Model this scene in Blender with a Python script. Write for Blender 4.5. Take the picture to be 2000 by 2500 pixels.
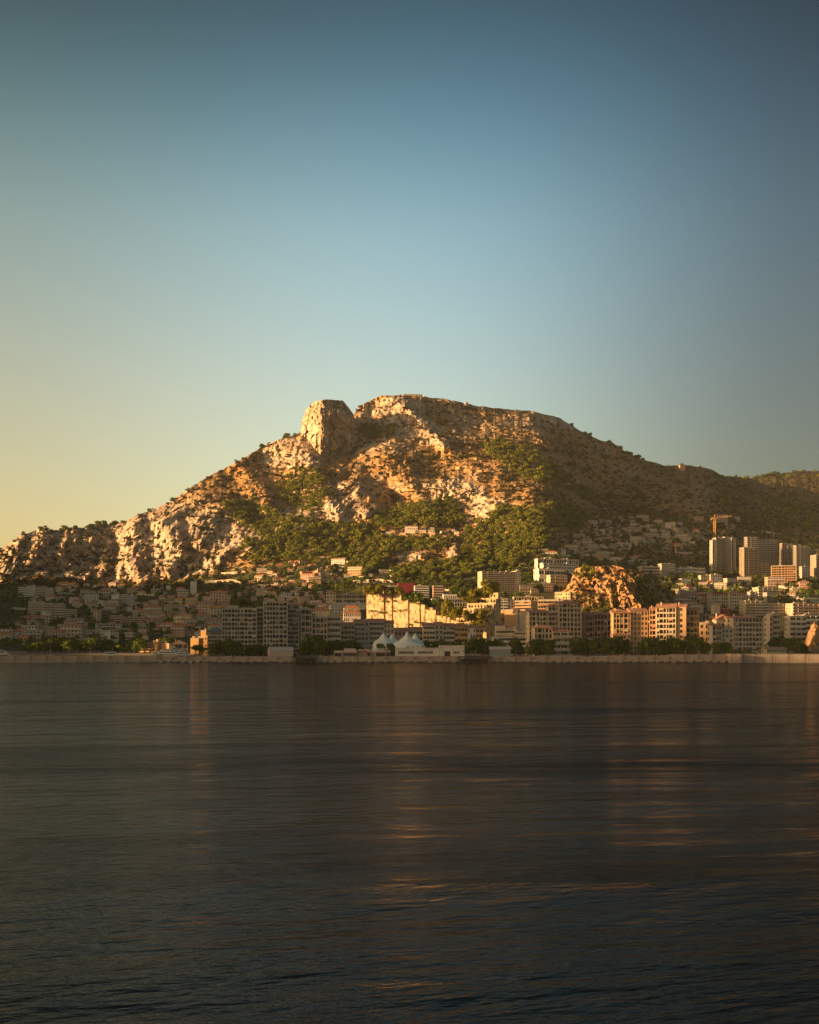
import bpy, bmesh, math, random
import numpy as np
from mathutils import Vector, Matrix

for o in list(bpy.data.objects):
    bpy.data.objects.remove(o)
scene = bpy.context.scene
COL = scene.collection
random.seed(7)
RNG = np.random.default_rng(7)

# ------------------------------------------------------------------ camera
F = 2667.0            # focal length in pixels of the 2000 x 2500 photograph
CAMZ, HOR = 6.0, 1598.0
cam_data = bpy.data.cameras.new('camera')
cam = bpy.data.objects.new('camera', cam_data)
COL.objects.link(cam)
cam.location = (0, 0, CAMZ)
cam.rotation_euler = (math.radians(90), 0, 0)
cam_data.sensor_fit = 'VERTICAL'
cam_data.sensor_height = 36.0
cam_data.lens = F * 36.0 / 2500.0
cam_data.shift_y = (HOR - 1250.0) / 2500.0
cam_data.clip_start = 0.5
cam_data.clip_end = 60000
scene.camera = cam

# ------------------------------------------------------------------ light
SUN_AZ = math.radians(-105)      # azimuth from +Y, negative to the left
SUN_EL = math.radians(8.0)
SUN_DIR = Vector((math.sin(SUN_AZ) * math.cos(SUN_EL), math.cos(SUN_AZ) * math.cos(SUN_EL), math.sin(SUN_EL)))
sd = bpy.data.lights.new('sun', 'SUN')
sd.energy = 5.0
sd.angle = math.radians(0.6)
sd.color = (1.0, 0.57, 0.23)
sun = bpy.data.objects.new('sun', sd)
COL.objects.link(sun)
sun.location = SUN_DIR * 3000
sun.rotation_euler = (-SUN_DIR).to_track_quat('-Z', 'Y').to_euler()

world = bpy.data.worlds.new('World')
scene.world = world
world.use_nodes = True
nt = world.node_tree
nt.nodes.clear()
w_out = nt.nodes.new('ShaderNodeOutputWorld')
w_bg = nt.nodes.new('ShaderNodeBackground')
w_sky = nt.nodes.new('ShaderNodeTexSky')
w_sky.sky_type = 'NISHITA'
w_sky.sun_disc = False
w_sky.sun_elevation = SUN_EL
w_sky.sun_rotation = SUN_AZ
w_sky.altitude = 0
w_sky.air_density = 1.0
w_sky.dust_density = 2.0
w_sky.ozone_density = 2.0
w_bg.inputs['Strength'].default_value = 0.15
# evening grade of the sky: paler and warmer low down and towards the sun, deeper blue overhead and away from it
def _w(kind, **kw):
    k = nt.nodes.new(kind)
    for a_, v_ in kw.items(): setattr(k, a_, v_)
    return k
def _ramp(stops):
    r = _w('ShaderNodeValToRGB'); r.color_ramp.interpolation = 'B_SPLINE'
    e = r.color_ramp.elements
    while len(e) < len(stops): e.new(0.5)
    for i, (p_, c_) in enumerate(stops): e[i].position = p_; e[i].color = (*c_, 1)
    return r
w_tc = _w('ShaderNodeTexCoord')
w_sep = _w('ShaderNodeSeparateXYZ'); nt.links.new(w_tc.outputs['Generated'], w_sep.inputs[0])
w_el = _ramp([(0.0, (1.0, 0.64, 0.32)), (0.10, (1.0, 0.72, 0.44)), (0.24, (1.0, 0.77, 0.57)), (0.36, (0.74, 0.75, 0.61)), (0.45, (0.27, 0.39, 0.365)), (0.54, (0.06, 0.115, 0.115)), (1.0, (0.06, 0.11, 0.112))])
nt.links.new(w_sep.outputs['Z'], w_el.inputs[0])
w_dot = _w('ShaderNodeVectorMath', operation='DOT_PRODUCT')
nt.links.new(w_tc.outputs['Generated'], w_dot.inputs[0]); w_dot.inputs[1].default_value = (math.sin(SUN_AZ), math.cos(SUN_AZ), 0)
w_mr = _w('ShaderNodeMapRange'); w_mr.inputs['From Min'].default_value = -1; w_mr.inputs['From Max'].default_value = 1
nt.links.new(w_dot.outputs['Value'], w_mr.inputs['Value'])
w_az = _ramp([(0.0, (0.105, 0.12, 0.13)), (0.19, (0.105, 0.12, 0.13)), (0.26, (0.17, 0.185, 0.195)), (0.34, (0.60, 0.61, 0.59)), (0.42, (0.74, 0.70, 0.63)), (0.51, (0.58, 0.51, 0.42)), (0.60, (0.50, 0.42, 0.31)), (1.0, (0.50, 0.42, 0.31))])
nt.links.new(w_mr.outputs[0], w_az.inputs[0])
w_m1 = _w('ShaderNodeMix', data_type='RGBA', blend_type='MULTIPLY'); w_m1.inputs[0].default_value = 1
nt.links.new(w_sky.outputs[0], w_m1.inputs[6]); nt.links.new(w_el.outputs[0], w_m1.inputs[7])
w_m2 = _w('ShaderNodeMix', data_type='RGBA', blend_type='MULTIPLY'); w_m2.inputs[0].default_value = 1
nt.links.new(w_m1.outputs[2], w_m2.inputs[6]); nt.links.new(w_az.outputs[0], w_m2.inputs[7])
w_vm = _w('ShaderNodeVectorMath', operation='SCALE'); w_vm.inputs['Scale'].default_value = 2.12
nt.links.new(w_m2.outputs[2], w_vm.inputs[0])
nt.links.new(w_vm.outputs[0], w_bg.inputs['Color'])
nt.links.new(w_bg.outputs[0], w_out.inputs['Surface'])

scene.view_settings.view_transform = 'Standard'
scene.view_settings.look = 'None'
scene.view_settings.gamma = 1.0
scene.view_settings.use_curve_mapping = False
scene.view_settings.exposure = 1.35
scene.render.engine = 'CYCLES'
scene.cycles.use_denoising = True
scene.cycles.max_bounces = 5
scene.cycles.diffuse_bounces = 2
scene.cycles.glossy_bounces = 2
scene.cycles.transmission_bounces = 2
scene.cycles.volume_bounces = 0
scene.cycles.transparent_max_bounces = 6
scene.cycles.sample_clamp_indirect = 4.0

# ------------------------------------------------------------------ helpers
def W(px, py, Y):
    return Vector(((px - 1000.0) * Y / F, Y, CAMZ + (HOR - py) * Y / F))

def tag(o, label=None, cat=None, group=None, kind=None):
    if label: o['label'] = label
    if cat: o['category'] = cat
    if group: o['group'] = group
    if kind: o['kind'] = kind
    return o

def link(name, me, mat=None, parent=None, color=None, loc=None, rz=None):
    o = bpy.data.objects.new(name, me)
    COL.objects.link(o)
    if mat is not None and me is not None and len(me.materials) == 0:
        me.materials.append(mat)
    if parent is not None:
        o.parent = parent
    if color is not None:
        o.color = (*color, 1)
    if loc is not None:
        o.location = loc
    if rz is not None:
        o.rotation_euler = (0, 0, rz)
    return o

def empty(name, loc=(0, 0, 0), rz=0.0):
    o = bpy.data.objects.new(name, None)
    COL.objects.link(o)
    o.empty_display_size = 2
    o.location = loc
    o.rotation_euler = (0, 0, rz)
    return o

class MB:
    """collects boxes and polygons for one mesh"""
    def __init__(s):
        s.v, s.f = [], []
    def poly(s, pts):
        n = len(s.v); s.v += [tuple(p) for p in pts]; s.f.append(tuple(range(n, n + len(pts))))
    def box(s, x0, x1, y0, y1, z0, z1):
        n = len(s.v)
        s.v += [(x0, y0, z0), (x1, y0, z0), (x1, y1, z0), (x0, y1, z0), (x0, y0, z1), (x1, y0, z1), (x1, y1, z1), (x0, y1, z1)]
        s.f += [(n, n+3, n+2, n+1), (n+4, n+5, n+6, n+7), (n, n+1, n+5, n+4), (n+1, n+2, n+6, n+5), (n+2, n+3, n+7, n+6), (n+3, n, n+4, n+7)]
    def prism(s, pts, y0, y1):
        """polygon in x,z extruded along y"""
        n, k = len(s.v), len(pts)
        s.v += [(x, y0, z) for x, z in pts] + [(x, y1, z) for x, z in pts]
        s.f.append(tuple(range(n, n + k)))
        s.f.append(tuple(range(n + 2 * k - 1, n + k - 1, -1)))
        for i in range(k):
            j = (i + 1) % k
            s.f.append((n + j, n + i, n + k + i, n + k + j))
    def plan(s, pts, z0, z1):
        """polygon in x,y (counter clockwise) extruded along z"""
        n, k = len(s.v), len(pts)
        s.v += [(x, y, z0) for x, y in pts] + [(x, y, z1) for x, y in pts]
        s.f.append(tuple(range(n + k - 1, n - 1, -1)))
        s.f.append(tuple(range(n + k, n + 2 * k)))
        for i in range(k):
            j = (i + 1) % k
            s.f.append((n + i, n + j, n + k + j, n + k + i))
    def tube(s, p, q, r, r2=None, seg=6):
        p, q = Vector(p), Vector(q); r2 = r if r2 is None else r2
        d = (q - p).normalized()
        a = d.orthogonal().normalized(); b = d.cross(a)
        n = len(s.v)
        for c, rr in ((p, r), (q, r2)):
            for i in range(seg):
                t = 2 * math.pi * i / seg
                s.v.append(tuple(c + (a * math.cos(t) + b * math.sin(t)) * rr))
        for i in range(seg):
            j = (i + 1) % seg
            s.f.append((n + i, n + j, n + seg + j, n + seg + i))
        s.f.append(tuple(range(n + seg - 1, n - 1, -1)))
        s.f.append(tuple(range(n + seg, n + 2 * seg)))
    def mesh(s, name, mat=None, smooth=False):
        me = bpy.data.meshes.new(name)
        me.from_pydata(s.v, [], s.f)
        me.update()
        if smooth:
            me.polygons.foreach_set('use_smooth', [True] * len(me.polygons))
        if mat: me.materials.append(mat)
        return me

# vectorised gradient noise
_perm = np.random.default_rng(3).permutation(256)
_perm = np.concatenate([_perm, _perm, _perm])
_ang = np.random.default_rng(5).normal(size=(256, 3))
_ang /= np.linalg.norm(_ang, axis=1)[:, None]
def noise3(x, y, z):
    x, y, z = np.broadcast_arrays(np.asarray(x, float), np.asarray(y, float), np.asarray(z, float))
    xi, yi, zi = np.floor(x).astype(int), np.floor(y).astype(int), np.floor(z).astype(int)
    xf, yf, zf = x - xi, y - yi, z - zi
    u, v, w = [t * t * t * (t * (t * 6 - 15) + 10) for t in (xf, yf, zf)]
    xi &= 255; yi &= 255; zi &= 255
    def g(i, j, k):
        h = _perm[_perm[_perm[(xi + i) & 255] + ((yi + j) & 255)] + ((zi + k) & 255)]
        gv = _ang[h]
        return gv[..., 0] * (xf - i) + gv[..., 1] * (yf - j) + gv[..., 2] * (zf - k)
    def mix(a, b, t): return a + (b - a) * t
    return 1.6 * mix(mix(mix(g(0,0,0), g(1,0,0), u), mix(g(0,1,0), g(1,1,0), u), v),
               mix(mix(g(0,0,1), g(1,0,1), u), mix(g(0,1,1), g(1,1,1), u), v), w)
def fbm(x, y, z, octs=4, ridged=False):
    s, a, f = 0, 1.0, 1.0
    for i in range(octs):
        n = noise3(x * f + 17.3 * i, y * f + 5.1 * i, z * f + 9.7 * i)
        s = s + a * ((1 - 2 * np.abs(n)) if ridged else n)
        a *= 0.5; f *= 2.03
    return s

def blocks(x, y, z, seed=0):
    """facetted blocks: each cell has its own random push and tilt"""
    x, y, z = np.broadcast_arrays(np.asarray(x, float), np.asarray(y, float), np.asarray(z, float))
    xi, yi, zi = np.floor(x).astype(int), np.floor(y).astype(int), np.floor(z).astype(int)
    best = np.full(x.shape, 1e9); val = np.zeros(x.shape)
    r = np.random.default_rng(40 + seed)
    J = r.random((256, 3)); A = r.normal(size=(256, 4))
    for i in (-1, 0, 1):
        for j in (-1, 0, 1):
            for k in (-1, 0, 1):
                h = _perm[_perm[_perm[(xi + i) & 255] + ((yi + j) & 255)] + ((zi + k) & 255)]
                dx, dy, dz = x - (xi + i + J[h, 0]), y - (yi + j + J[h, 1]), z - (zi + k + J[h, 2])
                d = dx * dx + dy * dy + dz * dz
                c = d < best
                best = np.where(c, d, best)
                val = np.where(c, A[h, 0] * 0.5 + A[h, 1] * dx * 0.9 + A[h, 2] * dz * 0.9, val)
    return val

def smooth01(x, a, b):
    t = np.clip((x - a) / (b - a), 0, 1)
    return t * t * (3 - 2 * t)

# ------------------------------------------------------------------ materials
def new_mat(name):
    m = bpy.data.materials.new(name)
    m.use_nodes = True
    n = m.node_tree
    b = n.nodes['Principled BSDF']
    b.inputs['Roughness'].default_value = 0.85
    b.inputs['Specular IOR Level'].default_value = 0.25
    return m, n, b
def node(n, kind, **kw):
    k = n.nodes.new(kind)
    for a, v in kw.items(): setattr(k, a, v)
    return k
def ramp(n, stops):
    r = n.nodes.new('ShaderNodeValToRGB')
    e = r.color_ramp.elements
    while len(e) < len(stops): e.new(0.5)
    for i, (p, c) in enumerate(stops):
        e[i].position = p; e[i].color = (*c, 1) if len(c) == 3 else c
    return r
def mixc(n, fac, a, b, blend='MIX'):
    m = n.nodes.new('ShaderNodeMix'); m.data_type = 'RGBA'; m.blend_type = blend
    for sock, val in ((m.inputs[0], fac), (m.inputs[6], a), (m.inputs[7], b)):
        if hasattr(val, 'is_linked'): n.links.new(val, sock)
        elif isinstance(val, (int, float)): sock.default_value = val
        else: sock.default_value = (*val, 1)
    return m.outputs[2]
def noise_node(n, scale, detail=4, coord='Object', rough=0.55, vec=None, stretch=None):
    t = n.nodes.new('ShaderNodeTexNoise')
    t.inputs['Scale'].default_value = scale
    t.inputs['Detail'].default_value = detail
    t.inputs['Roughness'].default_value = rough
    if vec is None:
        tc = n.nodes.new('ShaderNodeTexCoord'); vec = tc.outputs[coord]
    if stretch:
        mp = n.nodes.new('ShaderNodeMapping'); mp.inputs['Scale'].default_value = stretch
        n.links.new(vec, mp.inputs['Vector']); vec = mp.outputs[0]
    n.links.new(vec, t.inputs['Vector'])
    return t.outputs['Fac']
def math_node(n, op, a, b=None, c=None):
    m = n.nodes.new('ShaderNodeMath'); m.operation = op
    for i, val in enumerate((a, b, c)):
        if val is None: continue
        if hasattr(val, 'is_linked'): n.links.new(val, m.inputs[i])
        else: m.inputs[i].default_value = val
    return m.outputs[0]
def bump(n, b, height, strength, dist):
    k = n.nodes.new('ShaderNodeBump')
    k.inputs['Strength'].default_value = strength
    k.inputs['Distance'].default_value = dist
    n.links.new(height, k.inputs['Height'])
    n.links.new(k.outputs[0], b.inputs['Normal'])

def rock_material(name, warm=(0.45, 0.35, 0.27), pale=(0.60, 0.52, 0.44), use_veg=True):
    m, n, b = new_mat(name)
    big = noise_node(n, 0.02, 6)
    fine = noise_node(n, 0.16, 5)
    streak = noise_node(n, 0.05, 5, stretch=(1.2, 1.2, 0.25))
    col = mixc(n, ramp_fac(n, big, 0.35, 0.65), warm, pale)
    col = mixc(n, ramp_fac(n, streak, 0.50, 0.66), col, (0.24, 0.19, 0.16))
    crack = noise_node(n, 0.12, 6, stretch=(1.0, 1.0, 0.35), rough=0.65)
    col = mixc(n, ramp_fac(n, math_node(n, 'ABSOLUTE', math_node(n, 'SUBTRACT', crack, 0.5)), 0.035, 0.0), col, (0.15, 0.115, 0.09))
    if use_veg:
        at = n.nodes.new('ShaderNodeAttribute'); at.attribute_name = 'veg'
        veg = at.outputs['Fac']
        grass = mixc(n, ramp_fac(n, noise_node(n, 0.08, 4), 0.4, 0.6), (0.42, 0.25, 0.12), (0.27, 0.18, 0.09))
        # dry grass and scrub gain ground where 'veg' is high
        d = math_node(n, 'ADD', fine, math_node(n, 'MULTIPLY_ADD', veg, 0.75, -0.42))
        col = mixc(n, ramp_fac(n, d, 0.45, 0.56), col, grass)
        d2 = math_node(n, 'ADD', noise_node(n, 0.11, 6, rough=0.65), math_node(n, 'MULTIPLY_ADD', veg, 0.46, -0.395))
        col = mixc(n, ramp_fac(n, d2, 0.5, 0.57), col, (0.070, 0.078, 0.035))
    n.links.new(col, b.inputs['Base Color'])
    b.inputs['Roughness'].default_value = 0.95
    b.inputs['Specular IOR Level'].default_value = 0.1
    bump(n, b, noise_node(n, 0.22, 8, rough=0.7), 0.8, 2.2)
    return m
def ramp_fac(n, sock, lo, hi):
    r = n.nodes.new('ShaderNodeMapRange')
    r.interpolation_type = 'SMOOTHSTEP'
    r.inputs['From Min'].default_value = lo; r.inputs['From Max'].default_value = hi
    n.links.new(sock, r.inputs['Value'])
    return r.outputs[0]

M = {}
M['rock'] = rock_material('mountain_rock')
M['cliff'] = rock_material('cliff_rock', warm=(0.45, 0.34, 0.25), pale=(0.60, 0.50, 0.40))
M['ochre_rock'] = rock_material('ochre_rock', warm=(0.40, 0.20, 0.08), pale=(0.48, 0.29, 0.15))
def plain(name, col, rough=0.8, var=0.25, scale=0.4, metal=0.0, objcol=False, spec=0.25):
    m, n, b = new_mat(name)
    f = noise_node(n, scale, 5, coord='Object')
    base = col
    if objcol:
        oi = n.nodes.new('ShaderNodeObjectInfo'); base = oi.outputs['Color']
    g = math_node(n, 'MULTIPLY_ADD', f, var * 2, 1 - var)
    cc = n.nodes.new('ShaderNodeCombineColor')
    for i in range(3): n.links.new(g, cc.inputs[i])
    n.links.new(mixc(n, 1.0, base, cc.outputs[0], 'MULTIPLY'), b.inputs['Base Color'])
    b.inputs['Roughness'].default_value = rough
    b.inputs['Metallic'].default_value = metal
    b.inputs['Specular IOR Level'].default_value = spec
    return m

# ------------------------------------------------------------------ water
def water_material():
    m = bpy.data.materials.new('sea_water'); m.use_nodes = True
    n = m.node_tree; n.nodes.clear()
    out = n.nodes.new('ShaderNodeOutputMaterial')
    dif = n.nodes.new('ShaderNodeBsdfDiffuse'); dif.inputs['Color'].default_value = (0.003, 0.005, 0.006, 1)
    glo = n.nodes.new('ShaderNodeBsdfGlossy'); glo.inputs['Color'].default_value = (0.47, 0.47, 0.47, 1); glo.inputs['Roughness'].default_value = 0.05
    fr = n.nodes.new('ShaderNodeFresnel'); fr.inputs['IOR'].default_value = 1.25
    mx = n.nodes.new('ShaderNodeMixShader')
    n.links.new(fr.outputs[0], mx.inputs[0]); n.links.new(dif.outputs[0], mx.inputs[1]); n.links.new(glo.outputs[0], mx.inputs[2])
    n.links.new(mx.outputs[0], out.inputs['Surface'])
    tc = n.nodes.new('ShaderNodeTexCoord')
    P = tc.outputs['Object']
    mp0 = n.nodes.new('ShaderNodeMapping'); mp0.inputs['Rotation'].default_value = (0, 0, math.radians(-14))
    n.links.new(P, mp0.inputs['Vector']); P = mp0.outputs[0]
    small = noise_node(n, 3.0, 4, vec=P, stretch=(0.6, 1.2, 1), rough=0.65)
    mid = noise_node(n, 0.8, 3, vec=P, stretch=(0.5, 1.3, 1), rough=0.6)
    big = noise_node(n, 0.17, 4, vec=P, stretch=(0.45, 1.3, 1), rough=0.6)
    patch = ramp_fac(n, noise_node(n, 0.022, 5, vec=P, stretch=(0.30, 1.2, 1), rough=0.6), 0.50, 0.68)
    patch2 = ramp_fac(n, noise_node(n, 0.007, 3, vec=P, stretch=(0.5, 1.2, 1)), 0.40, 0.62)
    h = math_node(n, 'MULTIPLY', small, math_node(n, 'MULTIPLY_ADD', patch, 0.6, 0.20))
    h = math_node(n, 'MULTIPLY_ADD', mid, math_node(n, 'MULTIPLY_ADD', patch, 0.8, 0.50), h)
    h = math_node(n, 'MULTIPLY_ADD', big, math_node(n, 'MULTIPLY_ADD', patch2, 2.0, 1.1), h)
    k = n.nodes.new('ShaderNodeBump'); k.inputs['Strength'].default_value = 0.6; k.inputs['Distance'].default_value = 0.30
    n.links.new(h, k.inputs['Height'])
    for q in (dif, glo, fr): n.links.new(k.outputs[0], q.inputs['Normal'])
    return m
M['water'] = water_material()
xs = np.linspace(-1, 1, 160)
ys = np.concatenate([np.linspace(-60, 140, 200), np.geomspace(142, 9000, 130)])
V = []
for y in ys:
    half = 400 + max(y, 0) * 1.6
    X = xs * half
    fade = np.exp(-max(y - 20, 0) / 90.0)
    h = 0.10 * fbm(X * 0.09 + 3, np.full_like(X, y * 0.24), 0.5, 3) * fade
    V.append(np.stack([X, np.full_like(X, y), h], 1))
def grid_mesh(name, P, mat, smooth=True, attr=None):
    """P: rows x cols x 3"""
    r, c = P.shape[:2]
    me = bpy.data.meshes.new(name)
    i = np.arange(r - 1)[:, None] * c + np.arange(c - 1)[None, :]
    faces = np.stack([i, i + 1, i + 1 + c, i + c], -1).reshape(-1, 4)
    me.vertices.add(r * c); me.vertices.foreach_set('co', P.reshape(-1))
    me.loops.add(faces.size); me.loops.foreach_set('vertex_index', faces.reshape(-1).astype(np.int32))
    me.polygons.add(len(faces))
    me.polygons.foreach_set('loop_start', np.arange(len(faces), dtype=np.int32) * 4)
    me.polygons.foreach_set('loop_total', np.full(len(faces), 4, dtype=np.int32))
    me.polygons.foreach_set('use_smooth', np.full(len(faces), smooth))
    me.update(calc_edges=True); me.validate()
    if attr is not None:
        a = me.attributes.new('veg', 'FLOAT', 'POINT'); a.data.foreach_set('value', attr.reshape(-1).astype(np.float32))
    me.materials.append(mat)
    return me
sea = link('sea', grid_mesh('sea', np.array(V), M['water']))
tag(sea, 'dark rippled sea filling the foreground', 'sea', kind='structure')

# ------------------------------------------------------------------ mountain
SKY = [(-600,1592),(-420,1560),(-300,1510),(-150,1425),(0,1346),(46,1311),(93,1291),(151,1294),(220,1286),(301,1274),(348,1254),(417,1224),(464,1190),(522,1156),(580,1127),(649,1086),(707,1064),(733,1056),(790,1052),(850,1030),(880,990),(893,983),(927,968),(962,964),(1009,966),(1084,974),(1159,989),(1229,998),(1310,1005),(1368,1021),(1414,1050),(1461,1073),(1519,1097),(1565,1120),(1623,1137),(1681,1137),(1727,1143),(1774,1164),(1832,1168),(1878,1158),(1948,1150),(2000,1150),(2150,1165),(2400,1210),(2700,1300)]
SKY = np.array(SKY, float)
PROF = {   # column: (row in the picture, distance) from the foot of the slope to the ridge
 -600: [(1590,1080),(1588,1300),(1585,1600)],
 -300: [(1590,1080),(1560,1350),(1540,1600),(1510,1750)],
 -150: [(1590,1080),(1560,1260),(1500,1600),(1450,1880),(1425,1950)],
 0:    [(1590,1080),(1560,1250),(1500,1600),(1440,1900),(1426,1965),(1346,2050)],
 200:  [(1590,1080),(1560,1250),(1500,1600),(1440,1900),(1428,1985),(1290,2080)],
 330:  [(1590,1080),(1560,1250),(1500,1600),(1440,1900),(1428,1970),(1290,2060),(1262,2150)],
 420:  [(1590,1080),(1560,1250),(1500,1590),(1430,1900),(1415,1930),(1262,2030),(1224,2200)],
 510:  [(1590,1080),(1560,1240),(1500,1560),(1430,1840),(1405,1900),(1268,2010),(1164,2250)],
 580:  [(1590,1080),(1560,1230),(1500,1520),(1430,1780),(1375,1900),(1305,1990),(1127,2270)],
 660:  [(1590,1080),(1550,1230),(1480,1540),(1400,1760),(1335,1910),(1240,2070),(1080,2300)],
 750:  [(1590,1080),(1540,1230),(1470,1520),(1400,1740),(1300,1950),(1150,2180),(1056,2330)],
 900:  [(1590,1080),(1540,1220),(1470,1450),(1400,1700),(1300,1940),(1150,2150),(1080,2250),(981,2420)],
 1000: [(1590,1080),(1540,1200),(1470,1430),(1400,1680),(1300,1920),(1150,2150),(1085,2270),(965,2450)],
 1130: [(1590,1080),(1540,1190),(1470,1420),(1400,1650),(1300,1880),(1240,2000),(1130,2170),(1060,2330),(986,2480)],
 1330: [(1590,1080),(1540,1180),(1470,1400),(1400,1600),(1300,1780),(1240,1890),(1130,2130),(1060,2330),(1010,2510)],
 1440: [(1590,1080),(1530,1200),(1440,1520),(1370,1740),(1290,1950),(1180,2270),(1061,2620)],
 1600: [(1590,1080),(1500,1330),(1420,1690),(1340,1950),(1270,2130),(1200,2380),(1131,2720)],
 1800: [(1590,1080),(1500,1330),(1420,1750),(1340,2050),(1270,2300),(1220,2700),(1166,3150)],
 2000: [(1590,1080),(1500,1330),(1420,1750),(1340,2100),(1270,2450),(1200,3000),(1150,3700)],
 2700: [(1590,1080),(1500,1400),(1420,1950),(1350,2900),(1300,4300)],
}
NC, NR = 760, 280
PX = np.linspace(-600, 2700, 3300 // 4 + 1)
NC = len(PX)
skyline = np.interp(PX, SKY[:, 0], SKY[:, 1])
skyline = skyline + 2.0 * fbm(PX * 0.03, 0.3, 0.7, 3) + 1.2 * noise3(PX * 0.17, 2.2, 0.1)
T = np.linspace(0, 1, NR)
cols = sorted(PROF)
prof_T = []
for c in cols:
    p = np.array(PROF[c], float)
    s0 = np.interp(c, SKY[:, 0], SKY[:, 1])
    t = (1590 - p[:, 0]) / max(1590 - p[-1, 0], 1)
    prof_T.append(np.interp(T, t, p[:, 1]))
prof_T = np.array(prof_T)                                    # cols x NR
YT = np.stack([np.interp(PX, cols, prof_T[:, j]) for j in range(NR)])   # NR x NC
def blur(A, k, axis):
    ker = np.hanning(2 * k + 3)[1:-1]; ker /= ker.sum()
    pad = [(0, 0), (0, 0)]; pad[axis] = (k, k)
    B = np.pad(A, pad, mode='edge')
    return np.apply_along_axis(lambda v: np.convolve(v, ker, 'valid'), axis, B)
YT = blur(YT, 9, 1); YT = blur(YT, 4, 0)
GPX = np.broadcast_to(PX, (NR, NC))
GPY = 1590 + T[:, None] * (skyline[None, :] - 1590)

def seg_dist(px, py, line):
    d = np.full(px.shape, 1e9)
    for (ax, ay), (bx, by) in zip(line[:-1], line[1:]):
        vx, vy = bx - ax, by - ay
        t = np.clip(((px - ax) * vx + (py - ay) * vy) / (vx * vx + vy * vy), 0, 1)
        d = np.minimum(d, np.hypot(px - ax - t * vx, py - ay - t * vy))
    return d
# gullies (positive: into the mountain) and spurs (negative: towards the sea)
FEAT = [
 ([(868,1110),(905,1150),(935,1190),(965,1225)], 42, 46),
 ([(965,1225),(930,1270),(900,1310)], 34, 30),
 ([(905,1015),(910,1045)], 52, 70),
 ([(985,985),(1040,1040),(1092,1092)], 26, -40),
 ([(830,1240),(835,1270)], 26, -34),
 ([(890,1250),(925,1262)], 24, -22),
 ([(845,1190),(865,1195)], 24, -20),
 ([(760,1110),(790,1180),(800,1230)], 30, -26),
 ([(650,1100),(690,1180),(730,1230)], 40, 30),
 ([(590,1140),(640,1200),(650,1240)], 30, -26),
 ([(480,1200),(545,1240),(600,1290)], 34, -24),
 ([(560,1160),(600,1230),(660,1280)], 26, 20),
 ([(1060,1190),(1110,1180),(1170,1200)], 26, -26),
 ([(1220,1215),(1180,1250)], 30, -26),
 ([(1110,1100),(1200,1160),(1280,1240)], 50, -20),
 ([(1000,1120),(980,1160),(1040,1230)], 40, -20),
 ([(1320,1080),(1400,1170),(1500,1260)], 70, 40),
 ([(1560,1130),(1650,1200),(1760,1260)], 60, -40),
 ([(1780,1170),(1850,1230),(1920,1300)], 60, 20),
 ([(980,1370),(1080,1330),(1110,1345)], 26, -18),
 ([(1110,1330),(1115,1370)], 20, -16),
 ([(330,1270),(310,1330),(345,1420)], 34, -34),
 ([(390,1270),(430,1330),(420,1390)], 28, -22),
 ([(262,1290),(285,1350),(265,1420)], 22, 20),
 ([(180,1300),(150,1350),(172,1400)], 20, -22),
 ([(60,1310),(15,1380),(10,1430)], 34, -24),
 ([(110,1300),(70,1380)], 20, -12),
 ([(230,1300),(200,1420)], 18, -8),
 ([(455,1290),(490,1390)], 20, 18),
 ([(600,1320),(520,1380)], 24, -22),
 ([(420,1300),(560,1340),(640,1330)], 26, -16),
]
D = np.zeros_like(YT)
for line, wid, amp in FEAT:
    d = seg_dist(GPX + 9 * fbm(GPX * 0.02, GPY * 0.02, 4.4, 2), GPY + 9 * fbm(GPX * 0.02, GPY * 0.02, 8.4, 2), line)
    D += amp * np.exp(-(d / wid) ** 2 * 1.6)
GX = (GPX - 1000) * YT / F
GZ = CAMZ + (HOR - GPY) * YT / F
# where the town and the woods stand the ground is smoother, cliffs are ribbed
cliff = np.zeros_like(YT)
def add_poly_mask(poly, feather=14):
    poly = np.array(poly, float)
    inside = np.zeros(GPX.shape, bool)
    x, y = GPX, GPY
    j = len(poly) - 1
    for i in range(len(poly)):
        xi, yi = poly[i]; xj, yj = poly[j]
        c = ((yi > y) != (yj > y)) & (x < (xj - xi) * (y - yi) / (yj - yi + 1e-9) + xi)
        inside ^= c; j = i
    d = seg_dist(GPX, GPY, list(map(tuple, poly)) + [tuple(poly[0])])
    return np.clip(0.5 + np.where(inside, d, -d) / feather, 0, 1)
CLIFFS = [
 [(-80,1400),(0,1350),(90,1292),(300,1276),(420,1232),(500,1258),(560,1290),(655,1335),(560,1345),(520,1400),(440,1418),(250,1425),(100,1410),(0,1425)],
 [(880,985),(960,966),(1030,985),(1100,1095),(1040,1085),(960,1062),(880,1050)],
 [(795,1225),(850,1215),(905,1245),(915,1270),(850,1272),(790,1275)],
 [(830,1180),(880,1180),(890,1205),(830,1205)],
 [(640,1090),(700,1065),(760,1100),(800,1110),(770,1150),(640,1130)],
 [(1035,1180),(1120,1165),(1180,1200),(1160,1225),(1060,1215)],
 [(950,1362),(1000,1345),(1050,1352),(1010,1378)],
 [(1085,1340),(1115,1325),(1125,1372),(1095,1378)],
 [(1180,1210),(1270,1240),(1200,1265),(1160,1240)],
]
for p in CLIFFS: cliff = np.maximum(cliff, add_poly_mask(p))
upper = smooth01(-GPY + 0 * GPX, -1440, -1330)
town = 1 - np.maximum(upper, cliff)
n1 = fbm(GX * 0.008, YT * 0.008, GZ * 0.008, 4)
n2 = fbm(GX * 0.022, YT * 0.010, GZ * 0.022, 4, ridged=True)
n3 = fbm(GX * 0.050, YT * 0.02, GZ * 0.016, 4, ridged=True)
n4 = fbm(GX * 0.11, YT * 0.05, GZ * 0.09, 3)
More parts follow.
